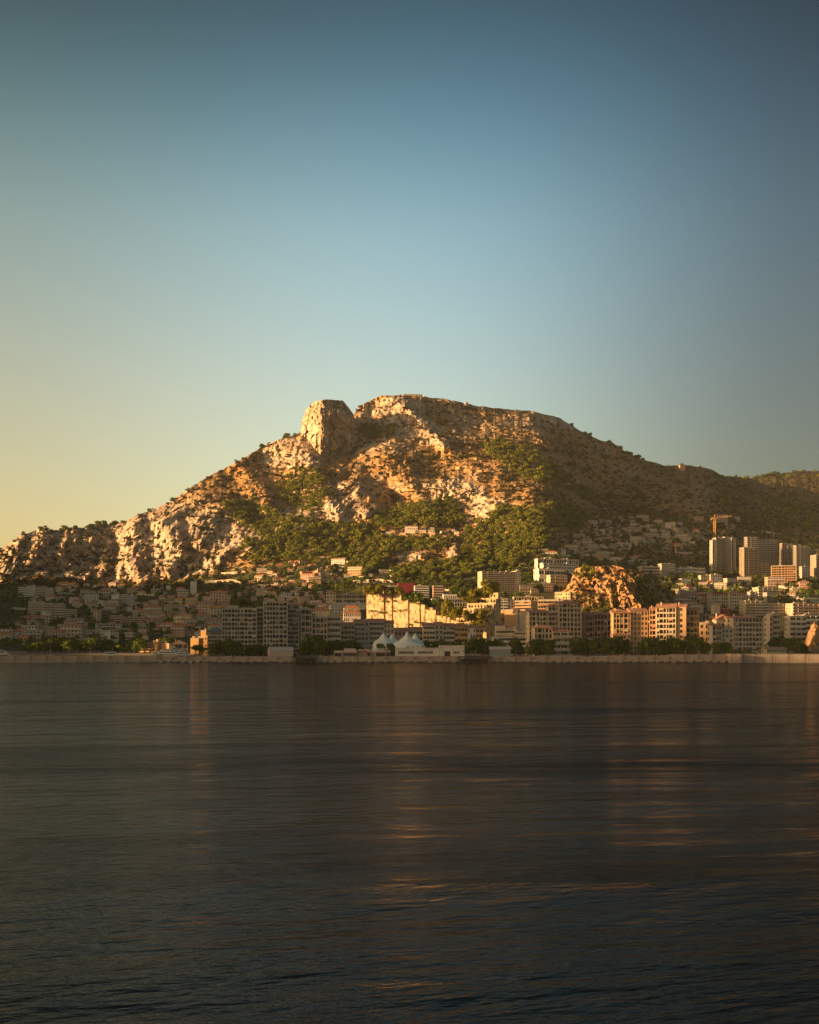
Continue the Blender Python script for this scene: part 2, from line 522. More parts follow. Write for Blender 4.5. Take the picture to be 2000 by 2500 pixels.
wx = GX + 14 * fbm(GX * 0.03, GZ * 0.03, 1.7, 3); wz = GZ + 14 * fbm(GX * 0.03, GZ * 0.03, 6.1, 3)
b1 = blocks(wx / 30, YT / 300, wz / 54, 1)
str_ = (GZ + 0.10 * GX + 9 * fbm(GX * 0.012, GZ * 0.012, 2.2, 3)) / 17.0
ledge = np.abs((str_ % 1.0) - 0.35)
vc = fbm(GX * 0.085, YT * 0.02, GZ * 0.012, 4, ridged=True)
b2 = blocks(wx / 19, YT / 160, wz / 24, 2)
b3 = blocks(wx / 8, YT / 80, wz / 9, 3)
amp = (1 - 0.8 * town)
D += amp * (26 * n1 - 4 * (n2 - 0.4)) + cliff * (-6 * (n3 - 0.4) + 4.5 * b1 + 3 * b2 + 2.0 * b3 - 4.5 * (vc - 0.4) + 7 * ledge) + amp * (1 - cliff) * (2.2 * b1 + 2.2 * b2 + 1.4 * b3 + 8 * ledge) + (0.25 + 0.75 * upper + cliff) * 3.2 * n4
edge = smooth01(T, 0.0, 0.06)[:, None]
D *= edge
GY = YT + D
XT = (GPX - 1000) * GY / F
ZT = CAMZ + (HOR - GPY) * GY / F
# vegetation cover
veg = 0.64 + 0.35 * fbm(GX * 0.006, GZ * 0.01, 3.3, 3)
veg = veg - 0.42 * cliff
veg += 0.16 * smooth01(GPX, 1250, 1650) * (1 - cliff)
veg += 0.45 * smooth01(GPX, 1720, 1800) * smooth01(-GPY, -1330, -1250)
veg = np.clip(veg, 0, 1) + 0.7 * town
P = np.stack([XT, GY, ZT], -1)
back = []
for dy, dz in ((18, -1.5), (60, -14), (160, -60), (420, -180), (1100, -420)):
    B = P[-1].copy(); B[:, 1] += dy; B[:, 0] = (PX - 1000) / F * B[:, 1]; B[:, 2] = np.maximum(B[:, 2] + dz + 4 * noise3(PX * 0.02, dy, 0.2), -20)
    back.append(B)
P = np.concatenate([P, np.array(back)])
vegP = np.concatenate([veg, np.repeat(veg[-1:], len(back), 0)])
mountain = link('mountain', grid_mesh('mountain', P, M['rock'], False, vegP))
tag(mountain, 'limestone mountain with scrub and sunlit cliffs', 'mountain', kind='structure')

def Yat(px, py):
    """distance of the slope seen at a pixel"""
    i = int(np.clip(np.searchsorted(PX, px), 1, NC - 1)); 
    if abs(PX[i - 1] - px) < abs(PX[i] - px): i -= 1
    return float(np.interp(-py, -GPY[:, i], GY[:, i]))
def on_slope(px, py):
    return W(px, py, Yat(px, py))
def groundz(px, Y):
    """height of the ground under a building at distance Y"""
    if Y <= 1080: return 2.6 + (Y - 812) / 268.0 * 6.5
    i = int(np.clip(np.searchsorted(PX, px), 1, NC - 1))
    return float(np.interp(Y, np.maximum.accumulate(GY[:, i]), ZT[:, i]))

# generic rock relief with its own outline
def relief(name, sky, base, yfun, px0, px1, step, rows, amps, mat, backs, seed=0.0, veg0=0.1, edge_soft=0.0):
    px = np.arange(px0, px1 + step, step, dtype=float)
    s = np.array(sky, float); bs = np.array(base, float)
    top = np.interp(px, s[:, 0], s[:, 1]) + 1.3 * fbm(px * 0.06, seed, 0.3, 3)
    bot = np.interp(px, bs[:, 0], bs[:, 1])
    t = np.linspace(0, 1, rows)[:, None]
    gpy = bot[None] + t * (top - bot)[None]
    gpx = np.broadcast_to(px, gpy.shape)
    Y = yfun(gpx, gpy, np.broadcast_to(t, gpy.shape))
    X = (gpx - 1000) * Y / F; Z = CAMZ + (HOR - gpy) * Y / F
    Y = Y - amps[0] * (0.6 * fbm(X * 0.03 + seed, Y * 0.01, Z * 0.006, 4, True) + 0.5 * fbm(X * 0.10 + seed, Y * 0.02, Z * 0.010, 4, True) - 0.4) + amps[1] * fbm(X * 0.012, seed, Z * 0.012, 3) + amps[2] * fbm(X * 0.12 + seed, Y * 0.05, Z * 0.09, 3)
    Y = Y + amps[0] * (0.8 * blocks(X / 34 + seed, Y / 200, Z / 60, 4) + 0.8 * blocks(X / 15, Y / 90, Z / 20 + seed, 5) + 0.4 * blocks(X / 6, Y / 50, Z / 7, 6))
    X = (gpx - 1000) * Y / F; Z = CAMZ + (HOR - gpy) * Y / F
    P = np.stack([X, Y, Z], -1)
    vg = np.clip(veg0 + 0.5 * fbm(X * 0.03, Y * 0.02, Z * 0.03, 3), 0, 1)
    ex = []
    for dy, dz in backs:
        B = P[-1].copy(); B[:, 1] += dy; B[:, 2] += dz; B[:, 0] = (px - 1000) / F * B[:, 1]; ex.append(B)
    P = np.concatenate([P, np.array(ex)]); vg = np.concatenate([vg, np.repeat(vg[-1:], len(ex), 0)])
    return link(name, grid_mesh(name, P, mat, False, vg))

# the head shaped summit rock
def y_head(px, py, t):
    y = 2230 + np.where(px < 783, (783 - px) * 2.2, (px - 783) * 0.75)
    y = y + np.maximum(0, t - 0.72) ** 1.5 * 260 + t * 14
    return y
head = relief('summit_rock', [(722,1062),(733,1056),(737,1028),(748,999),(765,982),(800,974),(838,978),(854,998),(862,1010),(872,1040)],
  [(722,1075),(740,1085),(770,1108),(800,1118),(850,1105),(872,1085)], y_head, 722, 872, 1.6, 100, (9, 4, 2.2), M['cliff'], ((25, -2), (60, -30), (120, -90)), 2.7, 0.05)
tag(head, 'head shaped limestone cliff standing out below the summit', 'rock', kind='structure')

def y_quarry(px, py, t):
    return 1215 + t * 95 + np.where(px < 1545, (1545 - px) * 0.42, (px - 1545) * 0.6) + np.maximum(t - 0.8, 0) * 120
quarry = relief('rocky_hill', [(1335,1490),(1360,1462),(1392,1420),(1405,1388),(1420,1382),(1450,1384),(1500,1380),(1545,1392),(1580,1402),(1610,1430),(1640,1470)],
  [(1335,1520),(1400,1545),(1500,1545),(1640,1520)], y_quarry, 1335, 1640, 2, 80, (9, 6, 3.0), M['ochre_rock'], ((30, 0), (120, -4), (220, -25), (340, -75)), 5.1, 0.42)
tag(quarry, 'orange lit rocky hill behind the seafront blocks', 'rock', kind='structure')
def y_knob(px, py, t):
    return 950 + t * 25 + (px - 1990) ** 2 * 0.03
knob = relief('rock_knob', [(1962,1572),(1972,1545),(1985,1520),(2000,1514),(2030,1518),(2060,1560)], [(1962,1590),(2060,1590)], y_knob, 1962, 2060, 2, 40, (4, 3, 1.5), M['ochre_rock'], ((15, -2), (40, -25)), 8.8, 0.0)
tag(knob, 'small brown rock knob at the right edge of the seafront', 'rock', kind='structure')

# added hill left of the view, crest shaped to shade or light chosen blocks
HL = [(-120,-150),(60,60),(300,150),(500,200),(535,238),(555,236),(563,196),(572,204),(580,190),(600,194),(612,215),(630,245),(690,245),(735,190),(770,112),(835,108),(870,150),(900,190),(1000,200),(1080,215),(1150,234),(1400,230),(1700,230),(1850,180),(2000,60)]
hy = np.linspace(-120, 2000, 266); hx = np.linspace(-1, 1, 41)
HLn = np.array(HL, float)
crest = np.interp(hy, HLn[:, 0], HLn[:, 1])
Ph = np.zeros((len(hy), len(hx), 3))
for i, y in enumerate(hy):
    prof = np.clip(1 - np.abs(hx) ** 1.3, 0, 1)
    n = fbm(hx * 3 + 5, y * 0.01, 0.2, 4)
    Ph[i, :, 0] = -1000 - 0.03 * abs(y - 900) + hx * 230
    Ph[i, :, 1] = y
    Ph[i, :, 2] = -3 + (crest[i] + 3) * prof + n * 10 * prof * (np.abs(hx) > 0.1)
hd = link('headland', grid_mesh('headland', Ph, M['rock'], True, np.full(Ph.shape[:2], 0.7)))
tag(hd, 'scrub covered headland on the left', 'headland', kind='structure')

# flat made ground behind the sea wall: the quay on the right, the harbour shore on the left
M['quay'] = plain('quay_paving', (0.20, 0.17, 0.15), 0.9, 0.3, 0.08)
def quay_sheet(name, x0, x1, y0):
    ys_ = np.linspace(y0, 1092, 5); Pq = np.zeros((5, 30, 3))
    for j, y in enumerate(ys_):
        Pq[j, :, 0] = np.linspace(x0, x1, 30); Pq[j, :, 1] = y; Pq[j, :, 2] = 2.6 + (y - 812) / 268.0 * 6.5
    B = Pq[0].copy(); B[:, 2] = -4
    return link(name, grid_mesh(name, np.concatenate([B[None], Pq]), M['quay'], False))
tag(quay_sheet('quay', -152, 900, 814), 'paved quay behind the sea wall', 'quay', kind='structure')
tag(quay_sheet('harbour_shore', -1100, -152.01, 985), 'shore of the small harbour on the left', 'shore', kind='structure')
# ------------------------------------------------------------------ materials of built things
M['wall'] = plain('rendered_wall', (0.5, 0.45, 0.4), 0.85, 0.16, 0.15, objcol=True)
M['roof'] = plain('roof_covering', (0.4, 0.2, 0.1), 0.85, 0.30, 0.5, objcol=True)
M['paint'] = plain('painted_metal', (0.5, 0.5, 0.5), 0.55, 0.10, 0.3, objcol=True)
M['concrete'] = plain('weathered_concrete', (0.40, 0.34, 0.30), 0.9, 0.30, 0.12, objcol=True)
mg, ng, bg_ = new_mat('window_glass')
bg_.inputs['Base Color'].default_value = (0.020, 0.022, 0.026, 1)
bg_.inputs['Roughness'].default_value = 0.25
bg_.inputs['Specular IOR Level'].default_value = 0.3
oi_ = ng.nodes.new('ShaderNodeObjectInfo')
rp_ = ramp(ng, [(0.0, (.016, .018, .022)), (0.55, (.022, .024, .028)), (0.70, (.06, .058, .055)), (0.84, (.03, .032, .034)), (0.93, (.20, .18, .15)), (1.0, (.30, .26, .20))])
ng.links.new(oi_.outputs['Random'], rp_.inputs[0]); ng.links.new(rp_.outputs[0], bg_.inputs['Base Color'])
M['glass'] = mg
def sea_wall_mat():
    m, n, b = new_mat('sea_wall_concrete')
    stain = ramp_fac(n, noise_node(n, 0.25, 5, stretch=(1.6, 1, 0.25)), 0.48, 0.72)
    col = mixc(n, ramp_fac(n, noise_node(n, 0.12, 5), 0.35, 0.65), (0.30, 0.25, 0.22), (0.42, 0.36, 0.32))
    col = mixc(n, stain, col, (0.20, 0.13, 0.11))
    n.links.new(col, b.inputs['Base Color']); bump(n, b, noise_node(n, 2.0, 5), 0.5, 0.08)
    return m
M['seawall'] = sea_wall_mat()
def quarry_wall_mat():
    m, n, b = new_mat('cut_stone_wall')
    col = mixc(n, ramp_fac(n, noise_node(n, 0.2, 6), 0.35, 0.65), (0.56, 0.40, 0.23), (0.68, 0.51, 0.32))
    col = mixc(n, ramp_fac(n, noise_node(n, 0.35, 6, stretch=(1, 1, 0.5)), 0.52, 0.60), col, (0.22, 0.16, 0.10))
    n.links.new(col, b.inputs['Base Color']); bump(n, b, noise_node(n, 0.8, 6, rough=0.7), 0.7, 0.5)
    return m
M['stone'] = quarry_wall_mat()
def leaf_mat(name, dark, light):
    m, n, b = new_mat(name)
    at = n.nodes.new('ShaderNodeAttribute'); at.attribute_name = 'tint'
    col = mixc(n, at.outputs['Fac'], dark, light)
    n.links.new(col, b.inputs['Base Color']); b.inputs['Roughness'].default_value = 0.8
    b.inputs['Specular IOR Level'].default_value = 0.1
    tr = n.nodes.new('ShaderNodeBsdfTranslucent'); n.links.new(col, tr.inputs['Color'])
    mx = n.nodes.new('ShaderNodeMixShader'); mx.inputs[0].default_value = 0.42
    n.links.new(b.outputs[0], mx.inputs[1]); n.links.new(tr.outputs[0], mx.inputs[2])
    n.links.new(mx.outputs[0], n.nodes['Material Output'].inputs['Surface'])
    return m
M['pine'] = leaf_mat('pine_foliage', (0.060, 0.090, 0.015), (0.29, 0.30, 0.040))
M['leaf'] = leaf_mat('tree_foliage', (0.045, 0.078, 0.014), (0.19, 0.24, 0.035))
M['gold'] = leaf_mat('golden_foliage', (0.10, 0.105, 0.014), (0.40, 0.36, 0.04))  # autumn gold of the leaves, brightened to put sunlight into the colour
M['scrub'] = leaf_mat('scrub_foliage', (0.030, 0.034, 0.014), (0.085, 0.070, 0.025))
M['bark'] = plain('bark', (0.09, 0.06, 0.04), 0.9)

CREAM, WHITE, PINK, OCHRE, GREY, BEIGE, YELLOW, SALMON = (.52,.44,.34), (.60,.57,.53), (.48,.33,.28), (.48,.29,.12), (.36,.34,.32), (.44,.38,.31), (.56,.47,.27), (.47,.30,.18)
TILE, TILE2, MAROON, FLATC = (.50,.19,.09), (.38,.20,.15), (.22,.03,.045), (.36,.33,.30)
COLNAME = {CREAM: 'cream', WHITE: 'white', PINK: 'pink', OCHRE: 'ochre', GREY: 'grey', BEIGE: 'beige', YELLOW: 'yellow', SALMON: 'salmon'}

# ------------------------------------------------------------------ buildings
def roof_mesh(kind, x0, x1, y0, y1, z, h, over=0.6):
    m = MB()
    X0, X1, Y0, Y1 = x0 - over, x1 + over, y0 - over, y1 + over
    if kind == 'hip':
        ym = (Y0 + Y1) / 2; e = min((Y1 - Y0) / 2, (X1 - X0) / 2 - 0.3)
        a, b_, c, d = (X0, Y0, z), (X1, Y0, z), (X1, Y1, z), (X0, Y1, z)
        r0, r1 = (X0 + e, ym, z + h), (X1 - e, ym, z + h)
        m.poly([a, b_, r1, r0]); m.poly([b_, c, r1]); m.poly([c, d, r0, r1]); m.poly([d, a, r0]); m.poly([d, c, b_, a])
        m.box(X0 + 0.05, X1 - 0.05, Y0 + 0.05, Y1 - 0.05, z - 0.25, z - 0.01)
    elif kind == 'gable':
        ym = (Y0 + Y1) / 2
        a, b_, c, d = (X0, Y0, z), (X1, Y0, z), (X1, Y1, z), (X0, Y1, z)
        r0, r1 = (X0, ym, z + h), (X1, ym, z + h)
        m.poly([a, b_, r1, r0]); m.poly([c, d, r0, r1]); m.poly([b_, c, r1]); m.poly([d, a, r0]); m.poly([d, c, b_, a])
    elif kind == 'cross':
        xm = (X0 + X1) / 2
        a, b_, c, d = (X0, Y0, z), (X1, Y0, z), (X1, Y1, z), (X0, Y1, z)
        r0, r1 = (xm, Y0, z + h), (xm, Y1, z + h)
        m.poly([a, r0, r1, d]); m.poly([r0, b_, c, r1]); m.poly([a, b_, r0]); m.poly([c, d, r1]); m.poly([d, c, b_, a])
    elif kind == 'shed':       # high at the back
        a, b_ = (X0, Y0, z), (X1, Y0, z); c, d = (X1, Y1, z + h), (X0, Y1, z + h)
        c2, d2 = (X1, Y1, z), (X0, Y1, z)
        m.poly([a, b_, c, d]); m.poly([b_, c2, c]); m.poly([a, d, d2]); m.poly([d2, d, c, c2]); m.poly([d2, c2, b_, a])
    else:                      # flat with an upstand
        m.box(X0 + over - 0.1, X1 - over + 0.1, Y0 + over - 0.1, Y1 - over + 0.1, z, z + 0.25)
        t = 0.35
        xa, xb, ya, yb = x0 - 0.1, x1 + 0.1, y0 - 0.1, y1 + 0.1
        m.box(xa, xb, ya, ya + t, z + 0.252, z + 0.95); m.box(xa, xb, yb - t, yb, z + 0.252, z + 0.95)
        m.box(xa, xa + t, ya + t, yb - t, z + 0.252, z + 0.95); m.box(xb - t, xb, ya + t, yb - t, z + 0.252, z + 0.95)
    return m

def segment(root, x0, x1, h, floors, cols, style, col, roof='flat', y0=0.0, depth=14.0, arch=False, roofcol=None, roofh=None, base=-8.0, ind=True, railcol=None, pent=False, groundfl=0.0):
    w = x1 - x0
    fh = (h - groundfl) / floors
    bw = w / cols
    y1 = y0 + depth
    loggia = 2.3
    wm = MB()
    win_z, win_h = 0.22 * fh, 0.60 * fh
    pan = []          # window positions
    rr_ = random.Random(int(abs(x0 * 31 + h * 17 + cols * 7)))
    wt = [rr_.choice((0.75, 1.0, 1.0, 1.3)) for _ in range(cols)]
    tot = sum(wt); E = [x0]
    for q_ in wt: E.append(E[-1] + w * q_ / tot)
    E[-1] = x1
    PWID = []
    if style == 'lattice':
        yc = y0 + loggia
        wm.box(x0, x1, yc, y1, base, h)
        pw = min(0.13 * bw, 0.6)
        for c in range(cols + 1):
            pq = pw * (1.8 if c in (0, cols) or rr_.random() < 0.2 else 1.0)
            xx = min(max(E[c], x0 + pq / 2), x1 - pq / 2)
            wm.box(xx - pq / 2, xx + pq / 2, y0, yc - 0.003, base, h)
        for f in range(floors + 1):
            zz = groundfl + f * fh
            wm.box(x0 - 0.02, x1 + 0.02, y0 + 0.05, yc - 0.005, zz - 0.07 * fh, zz + 0.05 * fh)
        for f in range(floors):
            arow = arch and rr_.random() < 0.6
            for c in range(cols):
                xl, xr = E[c] + pw / 2, E[c + 1] - pw / 2
                zt = groundfl + (f + 1) * fh - 0.07 * fh; zb = groundfl + f * fh
                if arow:
                    q = 0.32 * (xr - xl); v = 0.28 * fh
                    wm.prism([(xl, zt - v), (xl + q * 0.35, zt - v * 0.35), (xl + q, zt), (xl, zt)], y0 + 0.10, y0 + 0.5)
                    wm.prism([(xr, zt), (xr - q, zt), (xr - q * 0.35, zt - v * 0.35), (xr, zt - v)], y0 + 0.10, y0 + 0.5)
                t_ = rr_.random()
                if t_ < 0.06:        # a bay closed in as a room
                    wm.box(xl, xr, y0 + 0.25, y0 + 0.55, zb + 0.055 * fh, zt)
                    PWID.append((0.5 * (xl + xr), y0 + 0.20, zb + 0.3 * fh, 0.5 * (xr - xl), 0.4 * fh)); continue
                PWID.append((0.5 * (xl + xr), yc - 0.06, zb + 0.06 * fh, xr - xl - 0.1, 0.84 * fh))
                if t_ > 0.90 and ind:
                    am = MB(); am.v += [(xl, y0 + 0.3, zt - 0.05), (xr, y0 + 0.3, zt - 0.05), (xr, y0 - 0.7, zt - 0.32 * fh), (xl, y0 - 0.7, zt - 0.32 * fh), (xl, y0 + 0.3, zt - 0.12), (xr, y0 + 0.3, zt - 0.12), (xr, y0 - 0.7, zt - 0.34 * fh), (xl, y0 - 0.7, zt - 0.34 * fh)]
                    am.f += [(0, 3, 2, 1), (4, 5, 6, 7), (3, 7, 6, 2), (0, 4, 7, 3), (1, 2, 6, 5)]
                    link('awning', am.mesh('awning', M['paint']), None, root, rr_.choice(((.55, .30, .12), (.5, .46, .4), (.45, .16, .10), (.52, .44, .30))))
        ww = 1.0
        win_h = 1.0
        # railings, one to each loggia row
        rm = MB(); rm.box(-w / 2 + 0.05, w / 2 - 0.05, 0, 0.12, 0, 0.15 * fh)
        rme = rm.mesh('railing', M['wall'])
        for f in range(floors):
            link('railing', rme, None, root, railcol or col, ((x0 + x1) / 2, y0 + 0.28, groundfl + f * fh + 0.053 * fh))
    elif style == 'balcony':
        wm.box(x0, x1, y0, y1, base, h)
        yw = y0 - 0.05; ww = bw * 0.86
        for f in range(floors):
            for c in range(cols):
                pan.append((x0 + (c + 0.5) * bw, yw, groundfl + f * fh + 0.1 * fh))
        win_h = 0.66 * fh
        bm_ = MB()
        bm_.box(-w / 2 + 0.15, w / 2 - 0.15, -1.5, -0.10, -0.10 * fh, 0.02)
        bm_.box(-w / 2 + 0.15, w / 2 - 0.15, -1.62, -1.502, -0.12 * fh, 0.34 * fh)
        bm_.box(-w / 2 + 0.03, -w / 2 + 0.148, -1.6, -0.10, -0.11 * fh, 0.34 * fh)
        bm_.box(w / 2 - 0.148, w / 2 - 0.03, -1.6, -0.10, -0.11 * fh, 0.34 * fh)
        for c in range(1, cols):
            if c % 2 == 0: bm_.box(-w / 2 + c * bw - 0.1, -w / 2 + c * bw + 0.1, -1.4, -0.11, 0.022, 0.85 * fh)
        bme = bm_.mesh('balcony', M['wall'])
        for f in range(floors):
            link('balcony', bme, None, root, railcol or col, ((x0 + x1) / 2, y0, groundfl + f * fh))
    elif style == 'ribbon':
        wm.box(x0, x1, y0, y1, base, h)
        yw = y0 - 0.05; ww = bw * 0.97; win_h = 0.50 * fh
        for f in range(floors):
            for c in range(cols):
                pan.append((x0 + (c + 0.5) * bw, yw, groundfl + f * fh + 0.3 * fh))
    elif style == 'plain':
        wm.box(x0, x1, y0, y1, base, h); ww = 1.0
    else:             # punched
        wm.box(x0, x1, y0, y1, base, h)
        yw = y0 - 0.05; ww = min(bw * 0.48, 2.2); win_h = 0.55 * fh
        for f in range(floors):
            for c in range(cols):
                if rr_.random() > 0.08: pan.append((x0 + (c + 0.5) * bw, yw, groundfl + f * fh + 0.25 * fh))
    wall = link('wall', wm.mesh('wall', M['wall']), None, root, col)
    if PWID and ind:
        um = MB(); um.box(-0.5, 0.5, 0, 0.045, 0, 1); ume = um.mesh('window', M['glass'])
        for (a, b_, c, d_, e_) in PWID:
            wo = link('window', ume, None, root, None, (a, b_, c)); wo.scale = (d_, 1, e_)
    elif PWID:
        jm = MB()
        for (a, b_, c, d_, e_) in PWID: jm.box(a - d_ / 2, a + d_ / 2, b_, b_ + 0.045, c, c + e_)
        tag(link('window_panes', jm.mesh('window_panes', M['glass']), None, root), kind='stuff')
    pm = MB(); pm.box(-ww / 2, ww / 2, 0, 0.045, 0, win_h)
    if ind and pan:
        pme = pm.mesh('window', M['glass'])
        for p in pan: link('window', pme, None, root, None, p)
    elif pan:
        jm = MB()
        for (a, b_, c) in pan: jm.box(a - ww / 2, a + ww / 2, b_, b_ + 0.045, c, c + win_h)
        tag(link('window_panes', jm.mesh('window_panes', M['glass']), None, root), kind='stuff')
    # windows of the two end walls
    jm = MB(); nb = max(2, int(depth / 4.5)); db = depth / nb
    for f in range(floors if style != 'plain' else 0):
        for c in range(nb):
            yy = y0 + (c + 0.5) * db; zz = groundfl + f * fh + 0.25 * fh
            if yy - 0.9 < y0 + loggia: continue
            jm.box(x0 - 0.05, x0 - 0.005, yy - 0.8, yy + 0.8, zz, zz + 0.5 * fh)
            jm.box(x1 + 0.005, x1 + 0.05, yy - 0.8, yy + 0.8, zz, zz + 0.5 * fh)
    if jm.v: tag(link('end_window_panes', jm.mesh('end_window_panes', M['glass']), None, root), kind='stuff')
    if roof:
        rh = roofh if roofh is not None else min(depth * 0.25, 3.0)
        rc = roofcol or (TILE2 if roof != 'flat' else FLATC)
        rf = link('roof', roof_mesh(roof, x0, x1, y0, y1, h + 0.003, rh).mesh('roof', M['roof']), None, root, rc)
        if roof == 'flat':
            for j_ in range(max(1, int(w / 9))):
                qx = x0 + w * random.uniform(0.08, 0.8); qw = random.uniform(1.2, 3.2); qh = random.uniform(1.0, 2.6)
                pb = MB(); pb.box(qx, min(qx + qw, x1 - 0.5), y0 + depth * 0.25, y0 + depth * 0.25 + qw, h + 0.26, h + 0.26 + qh)
                link('roof_hut', pb.mesh('roof_hut', M['wall']), None, rf, col)
            pb = MB(); qx = x0 + w * random.uniform(0.2, 0.8); pb.tube((qx, y0 + depth * 0.5, h + 0.2), (qx, y0 + depth * 0.5, h + random.uniform(3.5, 6)), 0.09, seg=4)
            link('antenna', pb.mesh('antenna', M['paint']), None, rf, (.25, .24, .22))
        if roof == 'flat' and pent:
            pb = MB(); xm = x0 + w * (0.3 + 0.3 * random.random())
            pb.box(xm - w * 0.14, xm + w * 0.14, y0 + depth * 0.3, y0 + depth * 0.7, h + 0.26, h + 3.0)
            link('plant_room', pb.mesh('plant_room', M['wall']), None, rf, col)
        elif roof != 'flat':
            pb = MB(); pb.box(x0 + w * 0.2, x0 + w * 0.2 + 0.9, (y0 + y1) / 2 + 0.5, (y0 + y1) / 2 + 1.4, h + 0.2, h + rh + 1.0)
            link('chimney', pb.mesh('chimney', M['wall']), None, rf, col)
    return wall

R = math.radians
ROOTS = {}
def building(name, label, segs, Y=None, base=None, rz=None, cat='building', group=None, ind=None, key=None):
    """segs: (px0, px1, top, floors, cols, style, colour, options)"""
    a = min(s[0] for s in segs); b = max(s[1] for s in segs); pc = (a + b) / 2.0
    if Y is None: Y = Yat(pc, base)
    z0 = groundz(pc, Y) if base is None else CAMZ + (HOR - base) * Y / F
    k = Y / F
    if rz is None: rz = R(13) if pc > 1560 else R(6)
    root = empty(name, ((pc - 1000) * k, Y, z0), rz)
    tag(root, label, cat, group)
    for s in segs:
        o = dict(s[7]) if len(s) > 7 else {}
        h = CAMZ + (HOR - s[2]) * k - z0
        x0, x1 = (s[0] - pc) * k, (s[1] - pc) * k
        fpx = h / max(s[3], 1) / k
        if 'ind' not in o: o['ind'] = (fpx >= 7.0) if ind is None else ind
        if 'depth' in o: pass
        else: o['depth'] = min(16.0, max(8.0, (x1 - x0) * 0.6))
        segment(root, x0, x1, h, s[3], s[4], s[5], s[6], **o)
    return root

RR = dict(roof='shed', roofcol=TILE2, roofh=3.0)
def o_(**k): return k
# ---- the seafront blocks, left to right
building('apartment_block', 'tallest grey seafront block of arched loggias, left of the pink hangar', [
  (543, 627, 1487, 11, 10, 'lattice', (.40,.38,.36), o_(arch=True, depth=22, pent=True)),
  (627, 643, 1484, 11, 3, 'lattice', GREY, o_(y0=5, depth=17)),
  (643, 702, 1470, 12, 7, 'lattice', (.40,.38,.36), o_(y0=-1, depth=30, arch=True, pent=True)),
  (702, 730, 1476, 12, 5, 'lattice', GREY, o_(y0=6, depth=20))], Y=866, rz=R(8))
building('apartment_block', 'grey curved seafront block with planted roof, right of the tallest block', [
  (735, 762, 1488, 8, 3, 'lattice', GREY, o_(depth=16)),
  (762, 800, 1508, 7, 4, 'lattice', BEIGE, o_(y0=2, depth=15, arch=True)),
  (800, 832, 1505, 7, 5, 'balcony', GREY, o_(y0=5, depth=14))], Y=880, rz=R(6))
building('apartment_block', 'stepped red roofed block just left of the white tent peaks', [
  (832, 866, 1527, 6, 4, 'balcony', BEIGE, RR), (866, 890, 1520, 7, 3, 'balcony', GREY, RR),
  (890, 902, 1519, 7, 1, 'punched', GREY, RR), (902, 938, 1518, 7, 4, 'balcony', GREY, RR), (938, 962, 1522, 6, 3, 'punched', BEIGE, RR)], Y=915)
building('apartment_block', 'low red roofed row behind the peaks of the white tent', [
  (963, 1000, 1540, 4, 4, 'punched', PINK, RR), (1000, 1033, 1538, 4, 4, 'balcony', BEIGE, RR)], Y=940)
building('apartment_block', 'red roofed seafront block with green shutters right of the white tent', [
  (1033, 1062, 1528, 6, 4, 'balcony', CREAM, RR), (1062, 1082, 1526, 6, 2, 'punched', GREY, RR), (1082, 1110, 1529, 6, 4, 'balcony', GREY, RR),
  (1110, 1142, 1531, 5, 4, 'balcony', OCHRE, RR), (1142, 1162, 1533, 5, 3, 'punched', WHITE, RR), (1162, 1180, 1534, 5, 2, 'balcony', SALMON, RR)], Y=930)
building('office_building', 'low glazed white building between the trees right of the tent', [
  (1205, 1290, 1556, 4, 12, 'ribbon', WHITE, o_(depth=14))], Y=930)
building('apartment_block', 'terraced cream block with arched loggias under the rocky hill', [
  (1290, 1340, 1494, 9, 6, 'lattice', CREAM, o_(arch=True, roof='shed', roofcol=TILE2, roofh=2.5)),
  (1340, 1366, 1481, 10, 3, 'lattice', CREAM, o_(y0=2, roof='cross', roofcol=TILE2, roofh=2.5)),
  (1366, 1424, 1473, 11, 6, 'lattice', BEIGE, o_(y0=1, arch=True, roof='hip', roofcol=TILE2, roofh=4, depth=20))], Y=925, rz=R(11))
building('apartment_block', 'low red roofed terrace block in front of the terraced cream block', [
  (1304, 1350, 1533, 5, 5, 'lattice', CREAM, o_(arch=True, roof='hip', roofcol=TILE2, roofh=2.5, depth=10)),
  (1350, 1396, 1541, 4, 5, 'balcony', BEIGE, o_(roof='hip', roofcol=TILE2, roofh=2.5, depth=12, y0=-1))], Y=890, rz=R(8))
building('apartment_block', 'dark pinkish block in shade between the cream and the sunlit blocks', [
  (1426, 1452, 1504, 7, 4, 'lattice', PINK, RR), (1452, 1498, 1500, 7, 5, 'lattice', PINK, o_(roof='shed', roofcol=TILE2, roofh=2.5, y0=2))], Y=945, rz=R(10))
building('apartment_block', 'arched salmon block at the left of the three big right blocks', [
  (1497, 1540, 1497, 8, 5, 'lattice', SALMON, o_(arch=True, roof='shed', roofcol=TILE2, roofh=3, railcol=CREAM)),
  (1540, 1584, 1492, 9, 5, 'punched', SALMON, o_(y0=2, roof='shed', roofcol=TILE2, roofh=3)),
  (1490, 1532, 1550, 4, 5, 'balcony', SALMON, o_(y0=-9, depth=9, roof='hip', roofcol=TILE2, roofh=1.6))], Y=905, rz=R(3))
building('apartment_block', 'sunlit arched block in the middle of the three big right blocks', [
  (1586, 1603, 1489, 9, 2, 'lattice', SALMON, o_(arch=True, roof='shed', roofcol=TILE2, roofh=3)),
  (1603, 1650, 1484, 9, 6, 'lattice', CREAM, o_(y0=-1, arch=True, roof='shed', roofcol=TILE2, roofh=4)),
  (1650, 1674, 1482, 9, 1, 'punched', SALMON, o_(y0=1, roof='shed', roofcol=TILE2, roofh=3))], Y=900, rz=R(-17))
